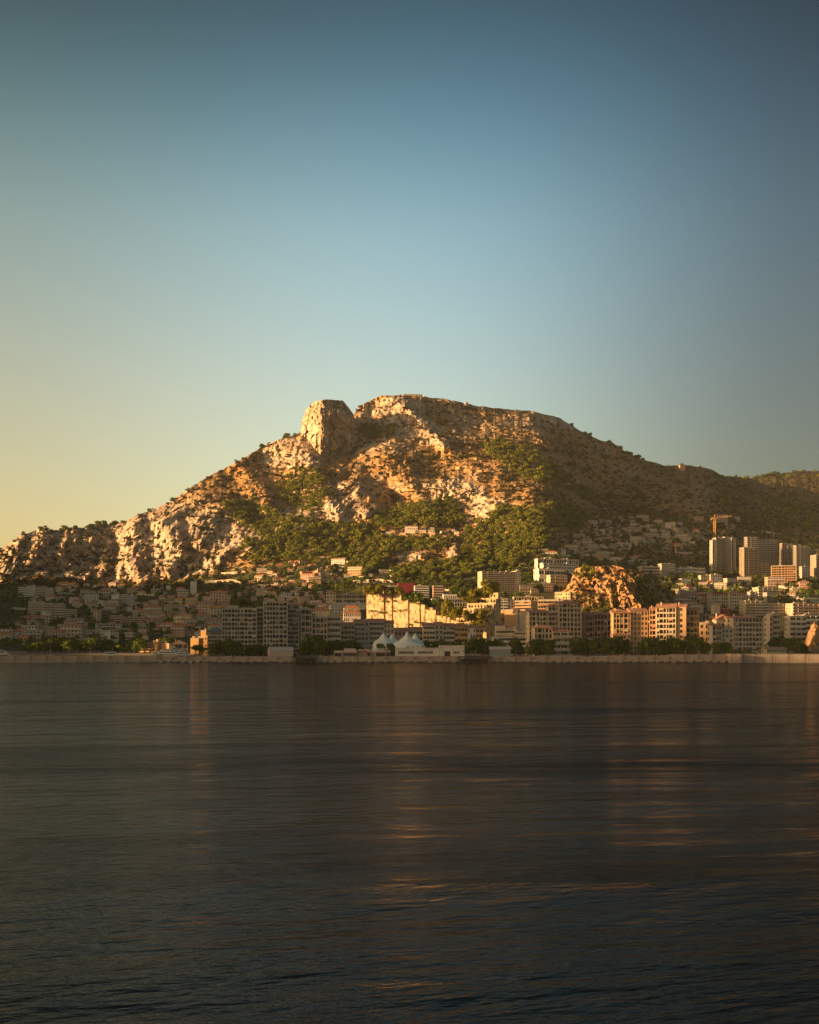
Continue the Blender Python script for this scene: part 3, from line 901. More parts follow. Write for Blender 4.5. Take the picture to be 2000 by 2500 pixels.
building('apartment_block', 'sunlit ochre block at the right of the three big right blocks', [
  (1676, 1708, 1490, 8, 4, 'lattice', SALMON, o_(arch=True, roof='shed', roofcol=TILE2, roofh=2.5)),
  (1708, 1732, 1522, 5, 2, 'punched', SALMON, o_(y0=-2, roof='flat', depth=10)),
  (1712, 1756, 1503, 7, 4, 'lattice', GREY, o_(y0=9, roof='shed', roofcol=TILE2, roofh=2))], Y=900, rz=R(-17))
building('apartment_block', 'grey white arched block with cream penthouse near the lit sea wall', [
  (1733, 1760, 1528, 6, 3, 'lattice', GREY, o_(arch=True, roof='shed', roofcol=TILE2, roofh=2)),
  (1760, 1790, 1536, 6, 3, 'punched', GREY, o_(y0=1, roof='flat')),
  (1790, 1870, 1509, 8, 9, 'lattice', GREY, o_(arch=True, roof='shed', roofcol=TILE2, roofh=2.5, railcol=WHITE)),
  (1768, 1814, 1512, 2, 4, 'punched', CREAM, o_(y0=14, depth=10, roof='cross', roofcol=TILE2, roofh=4.5, base=18))], Y=885, rz=R(14))
building('apartment_block', 'narrow grey balconied block in shade near the right edge', [
  (1876, 1886, 1506, 7, 1, 'punched', GREY, o_(depth=8)), (1886, 1908, 1500, 7, 3, 'balcony', GREY, o_(y0=1, depth=8))], Y=1010, rz=R(24))
building('apartment_block', 'dark block with long white balconies behind the rock knob', [
  (1924, 1966, 1506, 7, 6, 'balcony', GREY, o_(railcol=WHITE)), (1966, 2040, 1502, 7, 10, 'balcony', GREY, o_(railcol=WHITE, y0=2))], Y=1030)
building('row_building', 'long low brown roofed shed behind the right sea wall', [
  (1870, 1924, 1585, 2, 8, 'punched', BEIGE, o_(roof='gable', roofcol=(.30,.24,.20), roofh=2.0, depth=9, ind=False))], Y=880)

# ---- middle distance around the stone wall
building('hotel', 'long white hotel with turquoise windows left of the stone wall', [
  (797, 820, 1446, 6, 3, 'punched', CREAM, o_(roof='hip', roofcol=TILE2)),
  (820, 893, 1452, 4, 14, 'lattice', CREAM, o_(roof='flat', roofcol=TILE2, y0=2, ind=False)),
  (810, 893, 1474, 3, 16, 'punched', WHITE, o_(y0=-12, depth=12, ind=False))], base=1494)
building('apartment_block', 'cream building with orange roof below the long hotel', [(840, 879, 1484, 2, 8, 'punched', CREAM, o_(roof='hip', roofcol=TILE)),
  (838, 880, 1497, 2, 9, 'punched', WHITE, o_(y0=-9, depth=8, roof='hip', roofcol=TILE))], Y=1130, base=1520)
building('hospital', 'white ribbon windowed hall left of the maroon box', [(937, 973, 1431, 3, 8, 'ribbon', WHITE, o_())], base=1452)
building('clad_building', 'maroon metal clad box above the stone wall', [(972, 1013, 1425, 9, 1, 'plain', MAROON, o_(ind=False, roofcol=MAROON))], base=1458)
building('office_building', 'white ribbon windowed block right of the maroon box', [(1013, 1048, 1431, 6, 8, 'ribbon', WHITE, o_()), (1048, 1058, 1436, 6, 3, 'ribbon', (.12,.13,.13), o_(y0=6))], base=1464)
building('office_building', 'small white block with dark red window bands', [(1058, 1083, 1431, 6, 4, 'ribbon', PINK, o_(railcol=MAROON))], base=1468)
building('low_building', 'low white hall with dark canopy behind the garden terraces', [(1083, 1116, 1452, 2, 6, 'punched', WHITE, o_()), (1052, 1140, 1464, 2, 14, 'lattice', GREY, o_(y0=-10, depth=10, ind=False))], base=1482)
building('apartment_tower', 'wide balconied slab with white end wall below the wood', [
  (1173, 1262, 1397, 13, 12, 'balcony', BEIGE, o_(railcol=CREAM, depth=15)), (1262, 1275, 1394, 13, 2, 'punched', WHITE, o_(depth=15))], base=1456, rz=R(18))
building('apartment_block', 'terraced white hillside block with long colonnaded terrace', [
  (1307, 1420, 1366, 2, 18, 'lattice', WHITE, o_(depth=10, ind=False)), (1312, 1400, 1378, 2, 14, 'balcony', WHITE, o_(y0=-12, depth=11, ind=False))], base=1392, rz=R(20))
building('apartment_block', 'lower terraced white block beside the rocky hill', [(1312, 1384, 1390, 2, 10, 'balcony', WHITE, o_(ind=False)), (1330, 1376, 1407, 3, 7, 'balcony', CREAM, o_(y0=-14, depth=13, ind=False))], base=1428, rz=R(20))
building('apartment_block', 'cream curved block of four window bands right of the terraces', [(1208, 1240, 1462, 5, 6, 'balcony', WHITE, o_()), (1240, 1256, 1464, 5, 2, 'punched', CREAM, o_(y0=1))], base=1497)
building('office_building', 'sunlit ochre building with four rows of dark bands', [(1256, 1297, 1468, 4, 7, 'ribbon', SALMON, o_()), ], base=1497, rz=R(-22))
building('arcade', 'long arcade of arched openings above the ochre building', [(1254, 1328, 1458, 1, 12, 'lattice', CREAM, o_(arch=True, depth=8))], base=1468)
building('villa', 'bright yellow flat roofed villa at the foot of the rocky hill', [(1354, 1393, 1447, 2, 6, 'punched', YELLOW, o_(depth=9))], Y=1170, base=1464, rz=R(-25))
building('apartment_block', 'long pale block with red awnings under the yellow villa', [(1314, 1393, 1465, 3, 12, 'balcony', CREAM, o_(railcol=SALMON, depth=12))], Y=1120, base=1500, rz=R(-6))
building('industrial_hall', 'sunlit rust brown ribbed hall right of the garden terraces', [(1208, 1232, 1495, 3, 7, 'lattice', OCHRE, o_(ind=False, depth=14)), (1232, 1266, 1490, 4, 1, 'plain', SALMON, o_(ind=False, y0=-1)), (1266, 1290, 1496, 3, 2, 'plain', BEIGE, o_(ind=False))], Y=1130, base=1530, rz=R(-22))
building('villa_row', 'low cream villas with lit parapets left of the terraced cream block', [(1212, 1262, 1537, 2, 8, 'balcony', CREAM, o_(depth=10)), (1258, 1290, 1543, 2, 6, 'balcony', CREAM, o_(y0=-8, depth=8)), (1205, 1232, 1529, 3, 2, 'plain', CREAM, o_(y0=6, depth=8, ind=False))], Y=1010, base=1562, rz=R(-14))

# ---- right hand hillside
building('tower_under_construction', 'grey unfinished tower behind the tall crane', [
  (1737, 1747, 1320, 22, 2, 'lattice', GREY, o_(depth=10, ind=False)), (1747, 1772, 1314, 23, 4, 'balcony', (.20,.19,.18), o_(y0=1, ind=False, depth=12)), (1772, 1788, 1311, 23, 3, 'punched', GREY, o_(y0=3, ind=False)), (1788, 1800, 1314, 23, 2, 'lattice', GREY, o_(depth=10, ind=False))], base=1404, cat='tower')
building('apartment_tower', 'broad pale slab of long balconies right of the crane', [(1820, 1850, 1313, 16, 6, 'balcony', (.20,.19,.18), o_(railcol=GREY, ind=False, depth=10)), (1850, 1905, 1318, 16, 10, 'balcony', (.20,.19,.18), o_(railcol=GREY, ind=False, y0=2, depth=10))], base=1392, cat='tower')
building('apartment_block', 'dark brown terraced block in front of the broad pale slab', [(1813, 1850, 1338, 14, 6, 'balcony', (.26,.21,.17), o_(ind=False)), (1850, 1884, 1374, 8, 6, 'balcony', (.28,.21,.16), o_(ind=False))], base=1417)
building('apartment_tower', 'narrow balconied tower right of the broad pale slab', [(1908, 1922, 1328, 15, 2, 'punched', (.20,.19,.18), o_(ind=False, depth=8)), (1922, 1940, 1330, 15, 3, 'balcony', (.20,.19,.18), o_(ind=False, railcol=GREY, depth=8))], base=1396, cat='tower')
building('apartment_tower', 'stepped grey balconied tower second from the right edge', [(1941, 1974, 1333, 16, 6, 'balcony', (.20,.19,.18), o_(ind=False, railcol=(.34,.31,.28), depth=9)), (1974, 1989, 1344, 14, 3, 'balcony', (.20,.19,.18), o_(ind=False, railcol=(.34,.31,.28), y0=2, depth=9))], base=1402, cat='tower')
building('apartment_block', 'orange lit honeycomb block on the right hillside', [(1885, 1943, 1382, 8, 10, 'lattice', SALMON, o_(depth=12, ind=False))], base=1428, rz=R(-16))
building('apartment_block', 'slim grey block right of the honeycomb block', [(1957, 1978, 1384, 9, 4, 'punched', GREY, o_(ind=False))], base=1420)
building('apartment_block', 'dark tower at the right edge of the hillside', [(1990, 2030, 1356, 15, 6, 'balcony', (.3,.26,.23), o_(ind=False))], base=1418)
building('villa', 'white four storey building with arched end below the crane', [(1709, 1733, 1406, 4, 4, 'punched', CREAM, o_()), (1733, 1764, 1404, 4, 5, 'punched', WHITE, o_(y0=-2))], base=1430)
building('plain_hall', 'windowless white box hall below the thin mast', [(1663, 1688, 1414, 2, 1, 'plain', WHITE, o_(ind=False))], base=1430)
building('stadium_hall', 'long pale hall between thin mast and unfinished tower', [(1652, 1725, 1387, 2, 16, 'ribbon', WHITE, o_(ind=False, depth=20))], base=1406)
building('scaffolded_building', 'grey slatted building left of the thin mast', [(1614, 1651, 1377, 8, 5, 'ribbon', GREY, o_(ind=False))], base=1410)
building('low_building', 'blue grey low halls left of the slatted building', [(1565, 1614, 1384, 3, 8, 'ribbon', GREY, o_(ind=False))], base=1406)
building('villa', 'small pink house with red roof above the twin white houses', [(1674, 1696, 1431, 2, 4, 'punched', PINK, o_(roof='hip', roofcol=MAROON))], base=1446)
building('town_house', 'tall white house with red pyramid roof, left of its twin', [(1660, 1681, 1444, 3, 4, 'punched', WHITE, o_(roof='hip', roofcol=TILE2))], base=1470)
building('town_house', 'tall white house with red pyramid roof, right of its twin', [(1687, 1706, 1446, 3, 3, 'punched', WHITE, o_(roof='hip', roofcol=TILE2))], base=1472)
building('town_house', 'pink house with dark red roof beside the twin white houses', [(1708, 1737, 1454, 4, 5, 'punched', PINK, o_(roof='hip', roofcol=MAROON))], base=1484)
building('town_house', 'rose grey four storey house with maroon roof', [(1737, 1779, 1450, 5, 7, 'punched', BEIGE, o_(roof='hip', roofcol=MAROON))], base=1490)
building('town_house', 'cream four storey house with hipped roof beside the maroon roofs', [(1780, 1817, 1449, 5, 6, 'punched', CREAM, o_(roof='hip', roofcol=TILE2))], base=1490)
building('apartment_block', 'round cornered block of four long balconies on the right', [(1850, 1900, 1435, 5, 8, 'balcony', BEIGE, o_(ind=False)), (1830, 1851, 1446, 4, 3, 'balcony', GREY, o_(ind=False, y0=2))], base=1468)
building('apartment_block', 'long terraced block of stacked balconies above the narrow grey block', [(1815, 1866, 1468, 5, 8, 'balcony', BEIGE, o_()), (1866, 1930, 1474, 4, 10, 'balcony', BEIGE, o_(y0=1))], base=1502)
building('apartment_block', 'long red edged terrace block at the right edge', [(1930, 2040, 1475, 4, 16, 'balcony', BEIGE, o_(railcol=PINK))], base=1504)
building('villa', 'low white villa with dark arched windows at the right edge', [(1960, 2010, 1462, 2, 8, 'punched', GREY, o_(roof='shed', roofcol=GREY, roofh=2))], base=1476)
building('town_house', 'pink windowless building behind the ochre block', [(1742, 1758, 1478, 3, 2, 'plain', CREAM, o_(ind=False)), (1758, 1790, 1486, 3, 2, 'plain', MAROON, o_(ind=False, y0=3))], Y=1300, base=1512)

# ---- left hand town
building('apartment_block', 'white five storey block at top left, left of its neighbour', [(46, 66, 1434, 4, 5, 'balcony', WHITE, o_(ind=False)), (66, 86, 1431, 5, 4, 'punched', WHITE, o_(ind=False, y0=-2))], base=1456)
building('apartment_block', 'white five storey block at top left, right of its neighbour', [(88, 112, 1433, 5, 6, 'balcony', CREAM, o_(ind=False)), (112, 130, 1437, 5, 4, 'balcony', WHITE, o_(ind=False, y0=-2))], base=1460)
building('apartment_block', 'tan balconied block of six storeys on the left', [(70, 107, 1469, 6, 8, 'balcony', YELLOW, o_(ind=False, railcol=CREAM))], base=1502)
building('apartment_block', 'long tan balconied block stepping down on the left', [(107, 156, 1475, 6, 10, 'balcony', CREAM, o_(ind=False)), (156, 186, 1489, 5, 6, 'balcony', BEIGE, o_(ind=False, y0=-2))], base=1512)
building('apartment_block', 'white twin gabled block in front of the tan blocks', [(100, 120, 1492, 4, 4, 'punched', WHITE, o_(ind=False)), (120, 127, 1494, 4, 1, 'plain', GREY, o_(ind=False))], base=1518)
building('apartment_slab', 'big white slab block with stair tower on the left hillside', [(273, 286, 1453, 8, 3, 'plain', WHITE, o_(ind=False)), (286, 291, 1450, 8, 1, 'plain', WHITE, o_(ind=False, y0=-3)), (291, 327, 1453, 8, 7, 'balcony', WHITE, o_(ind=False))], base=1485)
building('apartment_tower', 'slim yellow tower house among the left town roofs', [(227, 240, 1488, 8, 3, 'punched', YELLOW, o_(roof='hip', roofcol=TILE, ind=False)), (240, 246, 1490, 8, 2, 'punched', PINK, o_(y0=2, ind=False))], base=1524)
building('apartment_block', 'dark unfinished looking block right of the slim yellow tower', [(246, 270, 1490, 6, 6, 'balcony', (.16,.15,.15), o_(ind=False))], base=1520)
building('villa', 'white box villa above the dark block', [(248, 269, 1478, 2, 4, 'punched', WHITE, o_(ind=False))], base=1488)
building('apartment_block', 'long pink four storey block in the left town', [(270, 300, 1504, 4, 7, 'balcony', PINK, o_(ind=False)), (300, 352, 1508, 4, 12, 'balcony', PINK, o_(ind=False, y0=-2))], base=1526)
building('apartment_block', 'ornate white block with busy balconies in the left town', [(234, 292, 1524, 4, 12, 'lattice', WHITE, o_(arch=True, ind=False))], base=1548)
building('apartment_block', 'white three part block under the ornate white block', [(234, 256, 1546, 3, 5, 'balcony', WHITE, o_(ind=False)), (256, 270, 1542, 4, 2, 'plain', WHITE, o_(ind=False, y0=-1)), (270, 288, 1547, 3, 4, 'punched', CREAM, o_(ind=False))], base=1568)
building('apartment_block', 'low block with red balcony bands on the left', [(92, 129, 1531, 4, 8, 'balcony', WHITE, o_(ind=False, railcol=PINK))], base=1552)
building('colonnaded_villa', 'white colonnaded villa in the lower left town', [(154, 179, 1538, 2, 6, 'lattice', WHITE, o_(ind=False))], base=1556)
building('town_house', 'white gabled house with orange roof above the colonnaded villa', [(158, 184, 1519, 3, 5, 'punched', WHITE, o_(roof='gable', roofcol=TILE, ind=False))], base=1538)
building('town_house', 'pink orange roofed house at the lower left', [(32, 70, 1539, 3, 8, 'punched', PINK, o_(roof='hip', roofcol=TILE, ind=False))], base=1558)
building('marina_building', 'orange lit terraced building behind the moored yachts', [
  (334, 350, 1574, 4, 3, 'balcony', SALMON, o_()), (350, 378, 1572, 4, 5, 'balcony', SALMON, o_(y0=1)), (378, 390, 1567, 5, 1, 'plain', OCHRE, o_(y0=-1, ind=False)), (392, 417, 1573, 2, 1, 'plain', SALMON, o_(y0=2, ind=False))], Y=1010, rz=R(-24), base=1597)
building('marina_shed', 'dark gabled glazed shed behind the yachts', [(418, 458, 1573, 2, 6, 'lattice', (.20,.19,.19), o_(roof='cross', roofcol=(.2,.15,.13), roofh=4, depth=12))], Y=1000, base=1597)
building('apartment_block', 'orange sunlit stepped building beside the grey terraces', [
  (466, 488, 1560, 4, 2, 'plain', OCHRE, o_(y0=-2, ind=False)), (484, 508, 1556, 5, 3, 'punched', OCHRE, o_()), (488, 502, 1541, 6, 1, 'plain', OCHRE, o_(y0=2, ind=False, depth=8))], Y=985, base=1597, rz=R(-14))
building('apartment_block', 'grey terraced block with blue roof left of the tallest block', [
  (508, 545, 1542, 6, 5, 'balcony', GREY, o_(roof='hip', roofcol=(.10,.17,.22), roofh=3.5)), (512, 545, 1532, 7, 3, 'plain', YELLOW, o_(y0=8, ind=False, roof='flat'))], Y=950)
# ------------------------------------------------------------------ stone wall with hanging plants and garden terraces
def stone_wall():
    Y0 = 1075.0; k = Y0 / F
    pc = 1000.0
    z0 = groundz(pc, 1070)
    root = empty('stone_retaining_wall', ((pc - 1000) * k, Y0, z0), R(-24))
    tag(root, 'tall pale stone retaining wall glowing in the sun, stepping down right', 'wall')
    ck = k / math.cos(R(24)) * 1.0
    spans = [(893, 936, 1449, 0), (936, 941, 1452, 1.6), (941, 956, 1449, 0), (956, 960, 1462, 1.4), (960, 979, 1449, 0.3), (979, 996, 1466, 0), (996, 1000, 1470, 1.8), (1000, 1024, 1471, 0.2),
             (1024, 1028, 1478, 1.5), (1028, 1037, 1478, 0), (1037, 1055, 1486, 0.3), (1055, 1063, 1492, 0), (1063, 1080, 1505, 0.6), (1080, 1096, 1503, 0.2), (1096, 1116, 1516, 0.8), (1116, 1134, 1522, 0.4)]
    for a, b, top, back in spans:
        # panels: courses of big stone slabs with open joints
        x0, x1 = (a - pc) * ck, (b - pc) * ck
        zt = CAMZ + (HOR - top) * k - z0
        nz = max(1, round((zt + 2) / 5.6)); nx = max(1, round((x1 - x0) / 6.5))
        for i in range(nx):
            for j in range(nz):
                m = MB(); g = 0.07; rr = random.uniform(0, 0.45)
                m.box(x0 + (x1 - x0) * i / nx + g, x0 + (x1 - x0) * (i + 1) / nx - g, back + rr, back + 1.0, -2 + (zt + 2) * j / nz + g, -2 + (zt + 2) * (j + 1) / nz - g)
                link('stone_panel', m.mesh('stone_panel', M['stone']), None, root)
        m = MB(); m.box(x0, x1, back + 1.003, back + 9, -4, zt - 0.05)
        link('wall_core', m.mesh('wall_core', M['stone']), None, root)
        m = MB(); m.box(x0 - 0.1, x1 + 0.1, back - 0.25, back + 1.4, zt + 0.01, zt + 0.5)
        link('coping', m.mesh('coping', M['stone']), None, root)
    m = MB(); zl = CAMZ + (HOR - 1490) * k - z0
    m.box((893 - pc) * ck, (1000 - pc) * ck, -1.0, -0.02, zl - 0.4, zl)
    link('ledge', m.mesh('ledge', M['stone']), None, root)
    return root, pc, ck, k, z0
SW = stone_wall()
def wall_point(px, py, off=-0.4):
    root, pc, ck, k, z0 = SW
    x = (px - pc) * ck
    c, s = math.cos(R(-24)), math.sin(R(-24))
    return Vector(((pc - 1000) * k + x * c - off * s, 1075.0 + x * s + off * c, CAMZ + (HOR - py) * k))

def terraces():
    """garden terraces climbing to the right behind the wall"""
    k = 1052.0 / F; pc = 1140.0; z0 = groundz(pc, 1052)
    root = empty('garden_terraces', ((pc - 1000) * k, 1052, z0), R(-22))
    tag(root, 'sunlit stepped garden terraces of stone right of the pale wall', 'terraces')
    steps = [(1096, 1190, 1523, 0), (1094, 1192, 1510, 3.5), (1112, 1194, 1499, 7), (1120, 1196, 1487, 10.5), (1128, 1198, 1474, 14), (1150, 1200, 1461, 17.5), (1180, 1203, 1448, 21)]
    for a, b, top, y in steps:
        zt = CAMZ + (HOR - top) * k - z0
        m = MB(); m.box((a - pc) * k, (b - pc) * k, y, y + 9, -6, zt)
        t = link('terrace', m.mesh('terrace', M['stone']), None, root)
        m = MB(); m.box((a - pc) * k, (b - pc) * k, y - 0.15, y + 0.25, zt + 0.003, zt + 1.0)
        link('parapet', m.mesh('parapet', M['stone']), None, t)
        for i in range(int((b - a) / 8)):
            m = MB(); x = (a - pc) * k + 1.5 + i * 3.2; m.box(x, x + 1.6, y - 0.06, y - 0.004, zt - 3.2, zt - 0.8)
            link('opening', m.mesh('opening', M['glass']), None, t)
    return root
terraces()
# grey buttressed end wall in shade, right of the terraces
e = empty('buttress_wall', W(1196, 1590, 1072), R(38)); e.location.z = groundz(1196, 1072)
tag(e, 'grey craggy buttress wall in shade right of the garden terraces', 'wall')
for i in range(7):
    m = MB(); kk = 1072 / F; x = (-10 + i * 4.2) * kk
    top = [1448, 1452, 1460, 1458, 1476, 1490, 1505][i]
    zt = CAMZ + (HOR - top) * kk - e.location.z
    m.box(x, x + 4.1 * kk, random.uniform(0, 1.5), 14, -5, zt)
    link('buttress', m.mesh('buttress', M['stone']), None, e)

# ------------------------------------------------------------------ foliage shapes
def crown_arrays(lobes, n, size, rng, up=0.25):
    """leaf quads over the surface of several lobes: (centre, radius xyz)"""
    w = np.array([l[1][0] * l[1][2] for l in lobes]); w = w / w.sum()
    idx = rng.choice(len(lobes), n, p=w)
    d = rng.normal(size=(n, 3)); d[:, 2] = d[:, 2] + up; d /= np.linalg.norm(d, axis=1)[:, None]
    c = np.array([l[0] for l in lobes])[idx]; r = np.array([l[1] for l in lobes])[idx]
    p = c + d * r * rng.uniform(0.72, 1.12, (n, 1))
    nn = d + 0.55 * rng.normal(size=(n, 3)); nn /= np.linalg.norm(nn, axis=1)[:, None]
    a = np.cross(nn, rng.normal(size=(n, 3))); a /= np.linalg.norm(a, axis=1)[:, None] + 1e-9
    b = np.cross(nn, a)
    s = size * rng.uniform(0.6, 1.3, (n, 1))
    v = np.stack([p - a * s - b * s * 0.8, p + a * s - b * s * 0.6, p + a * s * 0.8 + b * s, p - a * s * 0.7 + b * s * 0.8], 1)
    tint = np.clip(0.45 + 0.25 * rng.normal(size=n) , 0, 1)
    return v.reshape(-1, 3), np.repeat(tint, 4)
def leaf_mesh(name, v, tint, mat, extra=None):
    n = len(v) // 4
    me = bpy.data.meshes.new(name)
    me.vertices.add(len(v)); me.vertices.foreach_set('co', v.reshape(-1).astype(np.float32))
    me.loops.add(len(v)); me.loops.foreach_set('vertex_index', np.arange(len(v), dtype=np.int32))
    me.polygons.add(n)
    me.polygons.foreach_set('loop_start', np.arange(n, dtype=np.int32) * 4)
    me.polygons.foreach_set('loop_total', np.full(n, 4, dtype=np.int32))
    me.update(calc_edges=True)
    a = me.attributes.new('tint', 'FLOAT', 'POINT'); a.data.foreach_set('value', tint.astype(np.float32))
    me.materials.append(mat)
    return me
def lobes_round(rng, k=7):
    L = [((0, 0, 0.56), (0.36, 0.36, 0.36))]
    for i in range(k):
        t = rng.uniform(0, 6.28); L.append(((0.26 * math.cos(t), 0.26 * math.sin(t), rng.uniform(0.30, 0.80)), tuple(np.array([1, 1, 0.9]) * rng.uniform(0.15, 0.24))))
    return L
def lobes_pine(rng, k=7):
    L = []
    for i in range(k):
        t = rng.uniform(0, 6.28); q = rng.uniform(0.05, 0.34)
        L.append(((q * math.cos(t), q * math.sin(t), rng.uniform(0.55, 0.86) - q * 0.25), tuple(np.array([1, 1, 0.62]) * rng.uniform(0.17, 0.27))))
    return L
def lobes_cone(rng, k=7):
    return [((rng.uniform(-.04, .04), rng.uniform(-.04, .04), 0.18 + 0.8 * i / k), ((0.30 * (1 - i / k) + 0.05),) * 2 + (0.13,)) for i in range(k)]
def lobes_cypress(rng, k=7):
    return [((rng.uniform(-.015, .015), rng.uniform(-.015, .015), 0.12 + 0.85 * i / k), (0.10 * math.sin(0.5 + 2.4 * (i + .5) / k) + 0.015,) * 2 + (0.10,)) for i in range(k)]
KINDS = {'round': lobes_round, 'pine': lobes_pine, 'cone': lobes_cone, 'cypress': lobes_cypress}
def trunk_mesh(kind):
    m = MB(); top = {'round': 0.55, 'pine': 0.66, 'cone': 0.8, 'cypress': 0.7}[kind]
    m.tube((0, 0, -0.06), (0.01, 0, top * 0.5), 0.035, 0.024, 6); m.tube((0.01, 0, top * 0.5), (0, 0.01, top), 0.024, 0.010, 6)
    if kind in ('round', 'pine'):
        for t in (0.3, 1.9, 3.4, 5.0):
            m.tube((0.008, 0, top * 0.55), (0.2 * math.cos(t), 0.2 * math.sin(t), top + 0.05), 0.016, 0.006, 5)
    return m.mesh('trunk', M['bark'])
CROWN, TRUNK = {}, {k: trunk_mesh(k) for k in KINDS}
TRUNK['golden'] = TRUNK['round']
for k, fn in KINDS.items():
    for q in range(4):
        rng = np.random.default_rng(100 + q * 7 + len(k))
        v, t = crown_arrays(fn(rng), 560, 0.05, rng)
        if k == 'round': CROWN['golden', q] = leaf_mesh('crown', v, t, M['gold'])  # golden crown: leaf gold with sunlight tinted into it
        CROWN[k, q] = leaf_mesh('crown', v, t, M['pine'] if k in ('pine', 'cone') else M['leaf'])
def tree(name, label, loc, h, kind='round', spread=1.0, group=None, q=None, cat='tree'):
    r = empty(name, loc, random.uniform(0, 6.28))
    r.scale = (h * spread, h * spread, h)
    tag(r, label, cat, group)
    link('crown', CROWN[kind, random.randrange(4) if q is None else q], None, r)
    link('trunk', TRUNK[kind], None, r)
    return r
ORD = ['first', 'second', 'third', 'fourth', 'fifth', 'sixth', 'seventh', 'eighth', 'ninth', 'tenth', 'eleventh', 'twelfth', 'thirteenth', 'fourteenth', 'fifteenth', 'sixteenth', 'seventeenth', 'eighteenth', 'nineteenth', 'twentieth']
def ordinal(i):
    if i < 20: return ORD[i]
    tens = {2: 'twenty', 3: 'thirty', 4: 'forty', 5: 'fifty', 6: 'sixty', 7: 'seventy', 8: 'eighty', 9: 'ninety'}
    n = i + 1
    return (tens[n // 10] + ('-' + ORD[n % 10 - 1] if n % 10 else '')) if n % 10 else tens[n // 10][:-1] + 'ieth'
# seafront trees: (px, top, width in px)
def tree_row(items, Y, what, row, kind='round', base=None, name='broadleaf_tree'):
    items = sorted(items)
    for i, it in enumerate(items):
        px, top, wid = it[:3]
        yy = Y + (it[3] if len(it) > 3 else random.uniform(-6, 6))
        z0 = groundz(px, yy) if base is None else CAMZ + (HOR - base) * yy / F
        h = (CAMZ + (HOR - top) * yy / F - z0) * 1.06
        w = wid * 1.1 * yy / F
        lab = '%s, %s from left %s' % (what, ordinal(i), row) if len(items) > 1 else '%s %s' % (what, row)
        tree(name, lab, ((px - 1000) * yy / F, yy, z0), h, kind, w / h / 0.80, 'trees ' + row)
tree_row([(523,1568,22),(540,1562,26),(556,1560,26),(570,1563,24),(584,1566,20)], 845, 'round green tree', 'below the tallest block')
tree_row([(606,1578,18),(620,1573,22),(636,1572,24),(652,1576,18),(668,1577,18)], 850, 'dark green tree', 'behind the pink hangar')
tree_row([(742,1566,22),(757,1552,30),(775,1551,30),(790,1563,22),(806,1566,22),(822,1562,24),(838,1566,20)], 838, 'leafy tree', 'between hangar and kiosks')
tree_row([(862,1562,28),(880,1575,16)], 850, 'round tree', 'behind the red kiosks')
tree_row([(932,1570,20),(955,1571,20)], 833, 'small tree', 'in front of the white tent')
tree_row([(1042,1563,16),(1062,1566,16),(1082,1560,18),(1100,1568,16),(1118,1562,20)], 880, 'dark tree', 'behind the white halls')
tree_row([(1142,1562,22),(1158,1556,30),(1176,1558,28),(1194,1563,26),(1215,1560,26),(1232,1572,18),(1256,1557,28),(1272,1575,18)], 860, 'bushy tree', 'around the grey blue hangar')
tree_row([(1298,1562,26),(1318,1558,32),(1338,1560,28)], 845, 'bushy tree', 'before the low terrace block')
tree_row([(1404,1558,26),(1420,1556,28),(1436,1566,16)], 850, 'dark green tree', 'left of the big right blocks')
tree_row([(1452,1562,24),(1475,1556,30),(1492,1558,26),(1510,1555,32),(1526,1561,26)], 842, 'leafy tree', 'under the salmon arched block')
tree_row([(1566,1570,22),(1584,1556,30),(1602,1558,26),(1620,1562,26),(1638,1556,32),(1656,1560,28),(1680,1554,36),(1700,1555,32),(1722,1568,24)], 842, 'bright green tree', 'below the right blocks')
tree_row([(1755,1568,26),(1777,1567,24),(1800,1586,18),(1820,1584,24)], 836, 'young green tree', 'before the grey white block')
tree_row([(1888,1556,26),(1906,1552,24),(1926,1558,26),(1945,1560,24),(1962,1572,20)], 900, 'shaded tree', 'beside the rock knob')
tree_row([(72 + i * 13.5 + random.uniform(-4, 4), random.uniform(1556, 1574), random.uniform(30, 44), random.uniform(-8, 45)) for i in range(26)], 1012, 'dark green tree', 'along the harbour shore')
tree_row([(478,1574,28),(497,1580,20)], 930, 'dark pine', 'before the orange stepped building', 'pine', name='pine_tree')
tree_row([(588,1462,26),(604,1465,24)], 880, 'roof garden tree', 'on top of the tallest block', base=1484)
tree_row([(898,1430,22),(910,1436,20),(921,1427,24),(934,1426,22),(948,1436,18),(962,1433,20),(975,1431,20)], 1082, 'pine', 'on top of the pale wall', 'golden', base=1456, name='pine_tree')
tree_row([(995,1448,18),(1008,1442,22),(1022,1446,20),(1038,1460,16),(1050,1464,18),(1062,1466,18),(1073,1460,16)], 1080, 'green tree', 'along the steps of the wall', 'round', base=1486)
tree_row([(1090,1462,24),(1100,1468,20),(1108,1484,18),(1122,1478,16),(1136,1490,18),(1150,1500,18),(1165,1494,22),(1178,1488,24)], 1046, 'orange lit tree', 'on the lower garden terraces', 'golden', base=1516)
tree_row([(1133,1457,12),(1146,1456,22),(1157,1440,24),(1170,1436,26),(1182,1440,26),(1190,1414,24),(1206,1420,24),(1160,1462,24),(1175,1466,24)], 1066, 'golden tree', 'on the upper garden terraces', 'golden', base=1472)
tree_row([(1128,1520,20),(1145,1522,22),(1160,1516,22),(1175,1512,20),(1110,1524,16)], 1040, 'low bushy tree', 'at the foot of the terraces', 'golden', base=1534)

